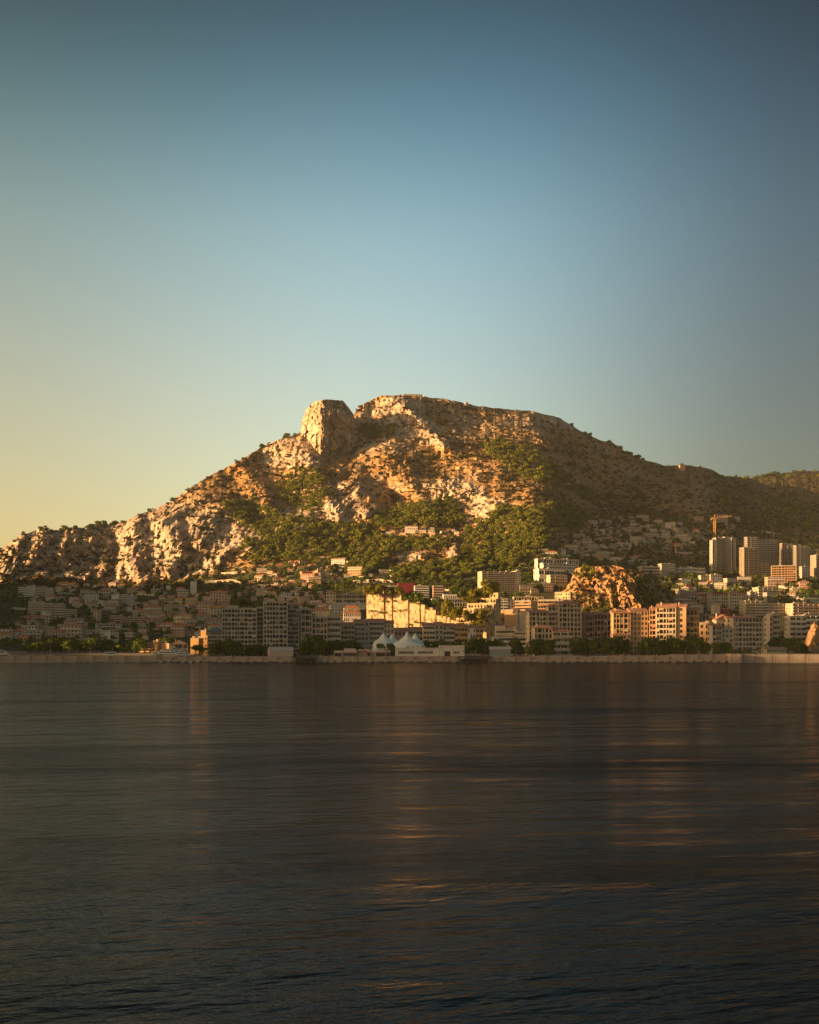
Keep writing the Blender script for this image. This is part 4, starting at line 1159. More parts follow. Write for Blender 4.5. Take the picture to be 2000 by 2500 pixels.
# hanging plants on the pale wall
hp = [(905,1489),(916,1490),(928,1494),(940,1494),(962,1490),(978,1490),(990,1489),(934,1466),(944,1466),(962,1465),(1001,1524),(1015,1519),(1030,1520),(985,1464),(1008,1470),(1022,1474),(1042,1486)]
for i, (px, py) in enumerate(sorted(hp)):
    rng = np.random.default_rng(i)
    v, t = crown_arrays([((0, -0.3, 0), (1.8, 0.6, 0.8)), ((1.2, -0.3, -0.7), (1.2, 0.5, 1.0)), ((-1.4, -0.3, -0.4), (1.2, 0.5, 0.7))], 90, 0.28, rng)
    o = link('hanging_plant', leaf_mesh('hanging_plant', v, t, M['leaf']), None, None, None, wall_point(px, py), R(-24))
    tag(o, 'green hanging plant, %s from left on the pale stone wall' % ordinal(i), 'plant', 'plants hanging on the stone wall')

# ------------------------------------------------------------------ houses on the slopes
HOUSE = []
def make_house_variant(w, d, fl, nwin, roof, seed):
    r = random.Random(seed); h = fl * 3.1
    wm = MB(); wm.box(-w / 2, w / 2, 0, d, -7, h)
    if seed % 3 == 0: wm.box(w / 2 + 0.003, w / 2 + 4, 1.2, d - 1, -7, h - 3.0)
    wall = wm.mesh('wall', M['wall'])
    rf = roof_mesh(roof, -w / 2, w / 2, 0, d, h + 0.003, 2.0 if roof != 'flat' else 0)
    if roof != 'flat': rf.box(w * 0.2, w * 0.2 + 0.8, d * 0.6, d * 0.6 + 0.8, h + 0.5, h + 2.8)
    if seed % 3 == 0: rf.box(w / 2 - 0.0 + 0.6, w / 2 + 4.3, 0.9, d - 0.7, h - 2.99, h - 2.7)
    roofm = rf.mesh('roof', M['roof'])
    pm = MB(); bw = w / nwin
    for f in range(fl):
        for c in range(nwin):
            x = -w / 2 + (c + 0.5) * bw; ww = r.choice((0.55, 0.6, 0.9)); z = f * 3.1 + 0.8
            pm.box(x - ww, x + ww, -0.05, -0.003, z, z + 1.5)
        for c in range(2):
            y = d * (0.3 + 0.4 * c); z = f * 3.1 + 0.8
            pm.box(-w / 2 - 0.05, -w / 2 - 0.003, y - 0.6, y + 0.6, z, z + 1.5)
            pm.box(w / 2 + 0.003, w / 2 + 0.05, y - 0.6, y + 0.6, z, z + 1.5)
    win = pm.mesh('window_panes', M['glass'])
    bm_ = MB(); bm_.box(-w / 2 + 0.5, w / 2 - 0.5, -1.6, -0.06, (fl - 1) * 3.1 - 0.15, (fl - 1) * 3.1 + 0.05); bm_.box(-w / 2 + 0.5, w / 2 - 0.5, -1.7, -1.602, (fl - 1) * 3.1 - 0.2, (fl - 1) * 3.1 + 0.95)
    balc = bm_.mesh('balcony', M['wall']) if seed % 2 == 0 else None
    return dict(wall=wall, roof=roofm, win=win, balc=balc, fl=fl, rt=roof)
i = 0
for roof in ('hip', 'gable', 'flat'):
    for (w, d, fl, nw) in ((9, 8, 2, 3), (13, 9, 2, 4), (16, 10, 3, 5), (11, 10, 3, 4), (20, 10, 4, 6)):
        HOUSE.append(make_house_variant(w, d, fl, nw, roof, i)); i += 1
placed = []
def houses(poly, n, gap, region, colours, roofs, group, big=0.3, rzr=0.5, scale=1.0, py_bias=None, roofcols=((TILE, 'orange roofed'),)):
    xs_, ys_ = [p[0] for p in poly], [p[1] for p in poly]
    got, tries = [], 0
    rr = random.Random(hash(region) % 1000 if False else sum(map(ord, region)))
    def inside(x, y):
        c = False; j = len(poly) - 1
        for i in range(len(poly)):
            xi, yi = poly[i]; xj, yj = poly[j]
            if (yi > y) != (yj > y) and x < (xj - xi) * (y - yi) / (yj - yi) + xi: c = not c
            j = i
        return c
    while len(got) < n and tries < n * 60:
        tries += 1
        px, py = rr.uniform(min(xs_), max(xs_)), rr.uniform(min(ys_), max(ys_))
        if not inside(px, py): continue
        if any(abs(px - a) < gap and abs(py - b) < gap * 0.55 for a, b in placed): continue
        placed.append((px, py))
        cands = [v for v in HOUSE if v['rt'] in roofs and (v['fl'] >= 3) == (rr.random() < big)]
        got.append((px, py, rr.choice(cands), rr.choice(colours), rr.choice(roofcols), rr.uniform(-rzr, rzr), rr.uniform(0.72, 1.3) * scale))
    got.sort(key=lambda g: g[0])
    cnt = {}
    for px, py, v, col, rc, rz, sc in got:
        p = on_slope(px, py)
        kind_ = 'villa' if group.startswith('villas') else 'house'
        r = empty(kind_, p, rz); r.scale = (sc, sc, sc)
        st = {2: 'two', 3: 'three', 4: 'four'}[v['fl']]
        rn = 'flat roofed' if v['rt'] == 'flat' else rc[1]
        key = (COLNAME[col], st, rn); cnt[key] = cnt.get(key, 0) + 1
        tag(r, '%s %s-storey %s %s, %s from left of its kind %s' % (COLNAME[col], st, rn, kind_, ordinal(cnt[key] - 1), region), kind_, group)
        link('wall', v['wall'], None, r, col)
        link('roof', v['roof'], None, r, FLATC if v['rt'] == 'flat' else rc[0])
        tag(link('window_panes', v['win'], None, r), kind='stuff')
        if v['balc']: link('balcony', v['balc'], None, r, WHITE)
RED2 = ((TILE, 'orange roofed'), (TILE2, 'red roofed'))
houses([(600,1440),(630,1400),(690,1385),(735,1368),(800,1372),(870,1405),(890,1420),(830,1420),(800,1440),(720,1450),(650,1452)], 58, 11, 'on the sunlit slope', [CREAM, PINK, WHITE, SALMON], ('hip', 'gable', 'flat'), 'houses on the sunlit slope', 0.2, 0.5, 0.95, roofcols=RED2)
houses([(330,1500),(380,1470),(440,1458),(560,1462),(560,1490),(545,1510),(540,1545),(470,1560),(400,1560),(350,1545)], 66, 13, 'in the middle town', [CREAM, WHITE, BEIGE, PINK, YELLOW], ('hip', 'gable'), 'orange roofed houses left of the seafront blocks', 0.35, 0.4, 1.0, roofcols=RED2)
houses([(0,1590),(0,1545),(60,1510),(200,1520),(240,1560),(330,1520),(360,1560),(330,1572),(200,1572),(90,1565)], 36, 16, 'in the lower left town', [CREAM, WHITE, BEIGE, PINK], ('hip', 'gable', 'flat'), 'houses in the lower left town', 0.4, 0.4, 1.0, roofcols=RED2)
houses([(40,1462),(130,1440),(260,1425),(420,1440),(470,1450),(340,1470),(330,1495),(210,1500),(130,1470)], 42, 15, 'on the upper left slope', [WHITE, CREAM, BEIGE], ('flat', 'hip'), 'houses on the upper left slope', 0.25, 0.4, 1.0, roofcols=RED2)
houses([(560,1462),(620,1440),(720,1452),(795,1450),(800,1490),(838,1500),(830,1522),(740,1500),(640,1468)], 36, 13, 'behind the tallest block', [WHITE, CREAM, PINK], ('hip', 'gable', 'flat'), 'houses behind the grey seafront blocks', 0.35, 0.4, 1.0, roofcols=RED2)
houses([(925,1312),(960,1300),(1040,1294),(1130,1300),(1110,1318),(1000,1316)], 16, 13, 'in the woodland clearing', [CREAM, SALMON, WHITE], ('hip', 'flat'), 'houses in the woodland clearing', 0.1, 0.4, 1.0, roofcols=RED2)
houses([(1360,1330),(1420,1300),(1460,1270),(1560,1265),(1640,1290),(1700,1300),(1690,1340),(1640,1345),(1560,1330),(1500,1350),(1420,1345)], 95, 11, 'on the right hillside', [CREAM, BEIGE, WHITE, PINK], ('flat', 'flat', 'hip'), 'villas on the right hillside', 0.3, 0.4, 1.0, roofcols=RED2)
houses([(1300,1350),(1420,1345),(1500,1355),(1600,1370),(1560,1382),(1440,1378),(1310,1362)], 20, 13, 'above the rocky hill', [CREAM, BEIGE, WHITE], ('flat', 'hip'), 'villas above the rocky hill', 0.3, 0.4, 1.0)
houses([(1640,1432),(1720,1425),(1830,1425),(1960,1430),(2000,1450),(1900,1470),(1820,1470),(1700,1500),(1640,1490)], 34, 14, 'on the lower right slope', [CREAM, BEIGE, PINK, GREY], ('flat', 'hip'), 'villas on the lower right slope', 0.4, 0.4, 1.0, roofcols=RED2)
houses([(1275,1430),(1340,1425),(1350,1450),(1280,1456)], 5, 17, 'right of the balconied slab', [WHITE, CREAM], ('flat',), 'houses right of the balconied slab', 0.3, 0.3, 1.0)
houses([(890,1392),(960,1395),(965,1410),(900,1410)], 4, 17, 'under the pine wood', [WHITE, CREAM], ('flat', 'hip'), 'houses under the pine wood', 0.3, 0.3, 1.0)
houses([(1700,1270),(1800,1262),(1850,1290),(1760,1300)], 7, 18, 'behind the crane top', [SALMON, PINK, BEIGE], ('flat', 'hip'), 'houses behind the crane', 0.2, 0.3, 1.2, roofcols=RED2)

# ------------------------------------------------------------------ terrace walls along the slopes
def terrace_wall(pts, h, label, col=(.46, .40, .34)):
    r = tag(empty('terrace_wall', on_slope(*pts[0])), label, 'wall', 'terrace walls on the slopes')
    P0 = r.location.copy()
    dens = []
    for (a, b), (c, d) in zip(pts[:-1], pts[1:]):
        n = max(2, int(abs(c - a) / 6))
        dens += [(a + (c - a) * i / n, b + (d - b) * i / n) for i in range(n)]
    dens.append(pts[-1])
    W3 = [on_slope(a, b) - P0 for a, b in dens]
    m = MB()
    for p, q in zip(W3[:-1], W3[1:]):
        o = Vector((0, 0.9, 0)); u = Vector((0, -0.6, 0))
        v = [p + u + Vector((0, 0, -3)), q + u + Vector((0, 0, -3)), q + o + Vector((0, 0, -3)), p + o + Vector((0, 0, -3)), p + u + Vector((0, 0, h)), q + u + Vector((0, 0, h)), q + o + Vector((0, 0, h)), p + o + Vector((0, 0, h))]
        n = len(m.v); m.v += [tuple(x) for x in v]
        m.f += [(n+4, n+5, n+6, n+7), (n, n+1, n+5, n+4), (n+1, n+2, n+6, n+5), (n+2, n+3, n+7, n+6), (n+3, n, n+4, n+7)]
    link('wall_face', m.mesh('wall_face', M['concrete']), None, r, col)
TW = {
 'on the right hillside': [[(1345,1352),(1400,1346),(1440,1350)], [(1420,1322),(1470,1318),(1520,1322)], [(1480,1296),(1540,1290),(1600,1296)], [(1560,1318),(1620,1322),(1680,1316)], [(1600,1276),(1660,1280),(1700,1288)], [(1620,1350),(1680,1352),(1730,1348)], [(1700,1318),(1730,1322)], [(1500,1340),(1560,1346)], [(1440,1284),(1490,1276)], [(1780,1290),(1850,1302)], [(1860,1300),(1930,1312)]],
 'on the upper left slope': [[(60,1464),(120,1462)], [(140,1452),(210,1450),(250,1454)], [(200,1476),(250,1478)], [(330,1452),(400,1456)], [(360,1476),(420,1470)], [(20,1486),(70,1490)], [(480,1452),(540,1446)], [(500,1424),(560,1420),(600,1424)], [(540,1402),(600,1398)]],
 'in the middle of the slope': [[(640,1408),(700,1404)], [(720,1392),(790,1390)], [(860,1424),(920,1420),(960,1424)], [(620,1432),(690,1430)], [(1060,1440),(1130,1446)], [(1100,1420),(1160,1416)], [(960,1318),(1040,1316),(1100,1318)]],
 'below the right towers': [[(1640,1440),(1700,1436)], [(1760,1436),(1830,1440)], [(1880,1434),(1950,1440)], [(1600,1452),(1650,1456)], [(1580,1420),(1640,1424)], [(1900,1460),(1980,1456)]],
}
for reg, lst in TW.items():
    for i, pts in enumerate(sorted(lst)):
        terrace_wall(pts, random.uniform(2.0, 4.5), 'pale terrace wall, %s from left %s' % (ordinal(i), reg))
# ------------------------------------------------------------------ woods, town greenery, scrub
def in_poly(px, py, poly):
    c = np.zeros(px.shape, bool); j = len(poly) - 1
    for i in range(len(poly)):
        xi, yi = poly[i]; xj, yj = poly[j]
        c ^= ((yi > py) != (yj > py)) & (px < (xj - xi) * (py - yi) / (yj - yi + 1e-9) + xi)
        j = i
    return c
def sample_poly(poly, n, rng, gap=None):
    x0, x1 = min(p[0] for p in poly), max(p[0] for p in poly); y0, y1 = min(p[1] for p in poly), max(p[1] for p in poly)
    out = np.zeros((0, 2))
    while len(out) < n:
        px, py = rng.uniform(x0, x1, n * 3), rng.uniform(y0, y1, n * 3)
        k = in_poly(px, py, poly); out = np.concatenate([out, np.stack([px[k], py[k]], 1)])
    return out[:n]
def slope_points(pts):
    return np.array([on_slope(a, b) for a, b in pts])
def merged(name, pos, h, spread, kinds, mat, nleaf, leaf, rng, label, cat, tint_shift=None):
    V, T_ = [], []
    protos = []
    for k in kinds:
        for q in range(5):
            r2 = np.random.default_rng(900 + q + len(k)); protos.append(crown_arrays(KINDS[k](r2, 5), nleaf, leaf, r2))
    for i in range(len(pos)):
        v, t = protos[rng.integers(len(protos))]
        a = rng.uniform(0, 6.28); c, s = math.cos(a), math.sin(a)
        w = np.stack([(v[:, 0] * c - v[:, 1] * s) * h[i] * spread[i], (v[:, 0] * s + v[:, 1] * c) * h[i] * spread[i], v[:, 2] * h[i]], 1) + pos[i]
        V.append(w); T_.append(np.clip(t + rng.normal() * 0.22 + (0 if tint_shift is None else tint_shift[i]), 0, 1))
    o = link(name, leaf_mesh(name, np.concatenate(V), np.concatenate(T_), mat))
    tag(o, label, cat, kind='stuff')
    return o
WOODS = [
 ('below the head shaped rock', [(700,1160),(760,1145),(795,1170),(800,1215),(780,1252),(745,1262),(690,1225),(678,1195)], 170),
 ('on the long wooded slope', [(540,1240),(620,1225),(690,1265),(800,1287),(880,1288),(930,1312),(950,1380),(900,1412),(820,1385),(700,1375),(620,1385),(585,1352),(600,1325),(658,1332),(600,1292)], 760),
 ('above the woodland clearing', [(890,1285),(930,1262),(980,1243),(1100,1226),(1125,1255),(1130,1290),(1040,1292),(950,1298)], 330),
 ('below the woodland clearing', [(925,1320),(1100,1322),(1085,1345),(1050,1350),(1000,1345),(950,1362),(930,1345)], 150),
 ('in the dark right wood', [(1130,1300),(1170,1280),(1230,1243),(1310,1240),(1400,1245),(1440,1262),(1430,1292),(1350,1322),(1310,1352),(1260,1392),(1180,1395),(1150,1425),(1050,1425),(930,1418),(960,1395),(1050,1385),(1128,1372)], 760),
 ('in the diagonal grove', [(1170,1090),(1210,1080),(1300,1100),(1340,1132),(1390,1172),(1440,1202),(1475,1228),(1440,1228),(1390,1205),(1330,1182),(1270,1162),(1200,1125)], 300),
 ('in the cliff bowl', [(875,1045),(960,1045),(960,1072),(890,1082)], 60),
 ('on the far right ridge', [(1760,1168),(1830,1174),(1900,1164),(2000,1154),(2000,1178),(1900,1192),(1780,1184)], 25),
 ('on the far right slope', [(1740,1215),(1860,1220),(2000,1215),(2000,1300),(1880,1290),(1760,1250)], 130),
 ('along the grove tail', [(1275,1165),(1340,1165),(1340,1182),(1280,1180)], 30),
]
rng = np.random.default_rng(21)
pos, hh, where = [], [], []
for w_, poly, n in WOODS:
    p = slope_points(sample_poly(poly, n, rng))
    pos.append(p); hh.append(rng.uniform(8.0, 16.5, n)); where += [w_] * n
pos = np.concatenate(pos); hh = np.concatenate(hh); where = np.array(where)
order = np.argsort(-(hh / pos[:, 1]))
near = order[:200]; far = order[200:]
for i in near:
    tree('pine_tree', 'rounded green pine %s' % where[i], tuple(pos[i] - np.array([0, 0, 0.5])), float(hh[i]), 'pine', 1.0, 'pines ' + where[i])
merged('pine_wood', pos[far], hh[far], np.full(len(far), 1.0), ['pine', 'round'], M['pine'], 70, 0.085, rng, 'dense green pine wood covering the mountain slopes', 'wood')
# trees along the ridges
ridge = [(x, np.interp(x, PX, skyline) + 1.5) for x in (100, 112, 150, 160, 170, 185, 215, 222, 240, 255, 275, 282, 302, 1396, 1440, 1487, 1495, 1503, 1515, 1530, 1540, 1552, 1558, 1570, 1765, 1775, 1785, 1795, 1806, 1815, 1825, 1840, 1850, 1860, 1870, 1880, 1890, 1900, 1915, 1925, 1940, 1950, 1962, 1664, 1710, 421, 366, 700, 640)]
for i, (a, b) in enumerate(sorted(ridge)):
    p = on_slope(a, b); p.z -= 4.5
    tree('ridge_tree', 'small dark tree, %s from left along the skyline ridge' % ordinal(i), p, random.uniform(9, 15), 'round', random.uniform(1.0, 1.5), 'trees along the skyline')
# town greenery
TOWN = [
 ([(0,1590),(0,1430),(120,1420),(420,1425),(560,1440),(600,1400),(680,1375),(820,1380),(900,1412),(880,1445),(800,1450),(760,1500),(560,1540),(340,1572),(60,1575)], 900),
 ([(900,1412),(1150,1425),(1170,1395),(1290,1395),(1300,1430),(1270,1470),(1000,1450)], 260),
 ([(1270,1350),(1420,1260),(1700,1270),(1760,1300),(2000,1330),(2000,1500),(1640,1490),(1600,1430),(1540,1385),(1400,1382),(1330,1440),(1280,1440)], 1150),
 ([(1500,1240),(1700,1262),(1900,1250),(2000,1230),(2000,1340),(1760,1300),(1600,1280)], 330),
 ([(1840,1545),(2000,1545),(2000,1588),(1880,1588)], 60),
]
tp, th = [], []
for poly, n in TOWN:
    q = sample_poly(poly, n, rng); tp.append(slope_points(q)); th.append(rng.uniform(5.0, 11.0, n))
tp = np.concatenate(tp); th = np.concatenate(th)
merged('town_greenery', tp, th, rng.uniform(0.8, 1.5, len(tp)), ['round', 'pine', 'cypress'], M['leaf'], 60, 0.10, rng, 'dark green gardens and trees between the houses', 'greenery')
# scrub on the upper slopes and cliffs
N = 11000
ci = rng.integers(0, NC, N * 2); ri = (rng.random(N * 2) ** 0.8 * (NR - 2)).astype(int)
keep = (GPX[ri, ci] > -60) & (GPX[ri, ci] < 2080) & (GPY[ri, ci] < 1440) & (rng.random(N * 2) < 0.22 + 0.85 * veg[ri, ci])
ci, ri = ci[keep][:N], ri[keep][:N]
sp = np.stack([XT[ri, ci], GY[ri, ci], ZT[ri, ci]], 1) + rng.normal(size=(len(ci), 3)) * np.array([2.0, 0.3, 0.3])
sp[:, 2] -= 0.6
merged('mountain_scrub', sp, rng.uniform(2.0, 5.5, len(sp)) * rng.choice([1, 1, 1.6], len(sp)), rng.uniform(1.1, 1.9, len(sp)), ['round'], M['scrub'], 16, 0.20, rng, 'low dry scrub dotted over the mountain', 'scrub')
# bushes on the rocky hill
def relief_bushes(obj, n, zmin, name, label):
    me = obj.data; co = np.zeros(len(me.vertices) * 3); me.vertices.foreach_get('co', co); co = co.reshape(-1, 3)
    sel = co[rng.integers(0, len(co), n)]
    merged(name, sel - np.array([0, 0.5, 0.8]), rng.uniform(1.5, 4.5, n), rng.uniform(1.1, 1.8, n), ['round'], M['scrub'], 24, 0.17, rng, label, 'scrub')
relief_bushes(quarry, 800, 0, 'hill_scrub', 'ochre scrub clinging to the sunlit rocky hill')
me_ = quarry.data; co_ = np.zeros(len(me_.vertices) * 3); me_.vertices.foreach_get('co', co_); co_ = co_.reshape(-1, 3)
cl_ = co_[(fbm(co_[:, 0] * 0.03, co_[:, 1] * 0.02, co_[:, 2] * 0.03, 3) > 0.25)]
sel_ = cl_[rng.integers(0, len(cl_), 190)]
merged('hill_thicket', sel_ - np.array([0, 0.5, 1.5]), rng.uniform(4, 8.5, 190), rng.uniform(0.9, 1.4, 190), ['round', 'pine'], M['pine'], 70, 0.09, rng, 'green and golden thickets growing over the rocky hill', 'thicket')
relief_bushes(head, 60, 0, 'cliff_scrub', 'sparse scrub on the head shaped cliff')

# ------------------------------------------------------------------ sea wall
def wall_run(name, label, pxa, pxb, Yf, top, thick, panel_px, lower=None, coping=True):
    k = Yf / F; n = max(1, round((pxb - pxa) / panel_px)); x0, x1 = (pxa - 1000) * k, (pxb - 1000) * k
    root = empty(name, ((x0 + x1) / 2, Yf, 0)); tag(root, label, 'sea wall')
    w = (x1 - x0) / n
    m = MB(); m.box(-w / 2 + 0.05, w / 2 - 0.05, 0, thick, -3, top)
    me = m.mesh('wall_panel', M['seawall'])
    for i in range(n):
        o = link('wall_panel', me, None, root, None, (-(x1 - x0) / 2 + (i + 0.5) * w, random.uniform(0, 0.06), 0))
    if coping:
        m = MB(); m.box(-(x1 - x0) / 2, (x1 - x0) / 2, -0.25, thick + 0.1, top + 0.004, top + 0.35)
        link('coping', m.mesh('coping', M['seawall']), None, root)
    if lower:
        # ledge with arched outlets near the water
        zl = lower; na = max(1, round((x1 - x0) / 5.6)); aw = (x1 - x0) / na
        m = MB()
        m.box(-aw / 2, aw / 2, -2.6, -0.05, zl - 0.6, zl)
        m.box(-aw / 2, -aw / 2 + 1.5, -2.5, -0.05, -2, zl - 0.603); m.box(aw / 2 - 1.5, aw / 2, -2.5, -0.05, -2, zl - 0.603)
        for s in (-1, 1):
            pts = [(s * (aw / 2 - 1.5), zl - 1.4), (s * (aw / 2 - 1.9), zl - 0.9), (s * (aw / 2 - 2.4), zl - 0.603), (s * (aw / 2 - 1.5), zl - 0.603)]
            m.prism(pts if s < 0 else pts[::-1], -2.45, -0.06)
        me2 = m.mesh('arched_ledge', M['seawall'])
        for i in range(na):
            link('arched_ledge', me2, None, root, None, (-(x1 - x0) / 2 + (i + 0.5) * aw, 0, 0))
    return root
wall_run('sea_wall', 'long smooth pinkish breakwater wall on the left', -420, 392, 800, 5.0, 6, 38)
wall_run('sea_wall', 'arched sea wall left of the pink hangar', 392, 722, 801, 4.4, 8, 36, 1.8)
wall_run('sea_wall', 'arched sea wall below tent and kiosks', 772, 1124, 801, 4.4, 8, 36, 1.8)
wall_run('sea_wall', 'arched sea wall right of the grey blue hangar', 1192, 1642, 801, 4.3, 8, 36, 1.8)
wall_run('sea_wall', 'higher pale sea wall with arches towards the right', 1642, 1782, 799, 5.9, 8, 36, 1.9)
wall_run('sea_wall', 'projecting sea wall pier catching bright sun', 1782, 1812, 793, 6.2, 14, 30)
wall_run('sea_wall', 'tall plain sea wall at the right edge', 1812, 2500, 798, 6.1, 8, 40)
for (a, b, lab) in ((716, 778, 'dark landing deck on piles beside the pink hangar'), (1118, 1198, 'dark landing deck on piles left of the grey blue hangar')):
    k = 800 / F; w = (b - a) * k
    r = empty('landing_deck', (((a + b) / 2 - 1000) * k, 800, 0)); tag(r, lab, 'deck')
    m = MB(); m.box(-w / 2, w / 2, -6, 13, 3.9, 4.5); link('deck_slab', m.mesh('deck_slab', M['concrete']), None, r, (.10, .09, .085))
    m = MB(); m.box(-w / 2 - 0.5, w / 2 + 0.5, -6.3, -6.003, 3.7, 4.8); link('edge_beam', m.mesh('edge_beam', M['concrete']), None, r, (.07, .065, .06))
    for i in range(5):
        m = MB(); x = -w / 2 + 1 + i * (w - 2) / 4; m.tube((x, -4, -3), (x, -4, 3.88), 0.4, seg=8); link('pile', m.mesh('pile', M['concrete']), None, r, (.12, .10, .09))
# tumbled rocks at the foot of the wall
m = MB(); rr = random.Random(5)
for i in range(420):
    x = rr.uniform(-260, 240); 
    if -86 < x < -67 or 36 < x < 58: continue
    s = rr.uniform(0.4, 1.3); y = rr.uniform(795.5, 798.6); a = rr.uniform(0, 3)
    m.tube((x, y, -0.8), (x + rr.uniform(-.4, .4), y + rr.uniform(-.3, .3), s * 0.7), s, s * 0.5, 5)
tag(link('shore_rocks', m.mesh('shore_rocks', M['concrete']), None, None, (.12, .10, .09)), 'dark rocks tumbled along the foot of the sea wall', 'rocks', kind='stuff')

# ------------------------------------------------------------------ quay buildings
def local_root(name, label, cat, px, Y, rz=0.0, group=None):
    z = groundz(px, Y) if Y >= 812 else 0
    return tag(empty(name, ((px - 1000) * Y / F, Y, z), rz), label, cat, group)
def hangar(label, pxa, pxb, eave, ridge, Y, col, roofcol, rz, depth, door=True):
    k = Y / F; r = local_root('hangar', label, 'hangar', (pxa + pxb) / 2, Y, rz)
    w = (pxb - pxa) * k; z0 = r.location.z
    he = CAMZ + (HOR - eave) * k - z0; hr = CAMZ + (HOR - ridge) * k - z0
    m = MB()
    # gable faces right
    n = len(m.v); m.box(-w / 2, w / 2, 0, depth, -1, he)
    link('wall', m.mesh('wall', M['paint']), None, r, col)
    m = MB(); m.v += [(w / 2, 0, he), (w / 2, depth, he), (w / 2, depth / 2, hr), (-w / 2, 0, he), (-w / 2, depth, he), (-w / 2, depth / 2, hr)]
    m.f += [(0, 1, 2), (5, 4, 3), (0, 3, 4, 1), (0, 2, 5, 3), (1, 4, 5, 2)]
    link('gable', m.mesh('gable', M['paint']), None, r, col)
    o = 0.5; m = MB(); t = 0.25
    for s in (0, 1):
        ya, yb = (-o, depth / 2) if s == 0 else (depth + o, depth / 2)
        za = he - o * (hr - he) / (depth / 2)
        m.v += [(-w/2-o, ya, za+.02), (w/2+o, ya, za+.02), (w/2+o, yb, hr+.02), (-w/2-o, yb, hr+.02), (-w/2-o, ya, za+t), (w/2+o, ya, za+t), (w/2+o, yb, hr+t), (-w/2-o, yb, hr+t)]
        q = 8 * s; m.f += [(q, q+3, q+2, q+1), (q+4, q+5, q+6, q+7), (q, q+1, q+5, q+4), (q+1, q+2, q+6, q+5), (q+2, q+3, q+7, q+6), (q+3, q, q+4, q+7)]
    link('roof', m.mesh('roof', M['paint']), None, r, roofcol)
    for i in range(int(w / 2.2)):
        m = MB(); x = -w / 2 + 1 + i * 2.2; m.box(x, x + 0.12, -0.08, -0.003, -0.5, he - 0.1); link('cladding_rib', m.mesh('cladding_rib', M['paint']), None, r, col)
    if door:
        m = MB(); m.box(w / 2 + 0.003, w / 2 + 0.15, depth * 0.15, depth * 0.85, 0, he * 0.85); link('door', m.mesh('door', M['paint']), None, r, (.03, .032, .04))
    return r
hangar('pinkish hangar with pale gabled roof and dark door', 659, 716, 1588, 1580, 822, (.50, .40, .37), (.52, .50, .48), R(14), 13)
hangar('plain grey blue hangar with pale roof edge', 1196, 1247, 1585, 1579, 822, (.21, .24, .27), (.50, .46, .42), R(-4), 11)

def tent():
    Y = 862.0; k = Y / F; r = local_root('big_top_tent', 'white tent of four sharp peaks behind the white halls', 'tent', 973, Y)
    z0 = r.location.z
    pk = [(936, 1546, 2), (957, 1549, 14), (994, 1545, -3), (1014, 1548, 8)]
    xs_ = np.linspace(-1, 1, 90); ys_ = np.linspace(-1, 1, 60)
    a, b = 68 * k, 16.0
    XX, YY = np.meshgrid(xs_, ys_); X = XX * a; Yl = YY * b * np.sqrt(np.maximum(0.12, 1 - 0.8 * XX ** 2))
    Z = np.full(X.shape, 0.0)
    for (px, py, yo) in pk:
        hx = (px - 973) * k; hz = CAMZ + (HOR - py) * k - z0
        d = np.hypot((X - hx) * 0.9, (Yl - yo) * 0.8)
        Z = np.maximum(Z, hz * (0.76 * np.exp(-(d / 19.0) ** 1.2) + 0.24 * np.exp(-(d / 1.6))))
    edge = np.maximum(np.abs(XX), np.abs(YY))
    Z = Z * (1 - smooth01(edge, 0.86, 1.0) * 0.55) + 1.6 * (1 - smooth01(edge, 0.9, 1.0))
    P = np.stack([X, Yl, Z], -1)
    M['canvas'] = plain('tent_canvas', (0.80, 0.84, 0.84), 0.6, 0.08, 0.2)
    link('canopy', grid_mesh('canopy', P, M['canvas'], True), None, r)
    for (px, py, yo) in pk:
        m = MB(); hx = (px - 973) * k; hz = CAMZ + (HOR - py) * k - z0
        m.tube((hx, yo, -1), (hx, yo, hz + 1.2), 0.22, 0.12, 8); link('mast', m.mesh('mast', M['paint']), None, r, (.6, .58, .5))
    for i in range(14):
        t = i / 14 * 6.283; m = MB(); x, y = a * 0.98 * math.cos(t), b * 0.6 * math.sin(t)
        m.tube((x, y, 1.2), (x * 1.06, y * 1.15, -0.5), 0.05, seg=4); link('guy_rope', m.mesh('guy_rope', M['paint']), None, r, (.4, .38, .35))
tent()

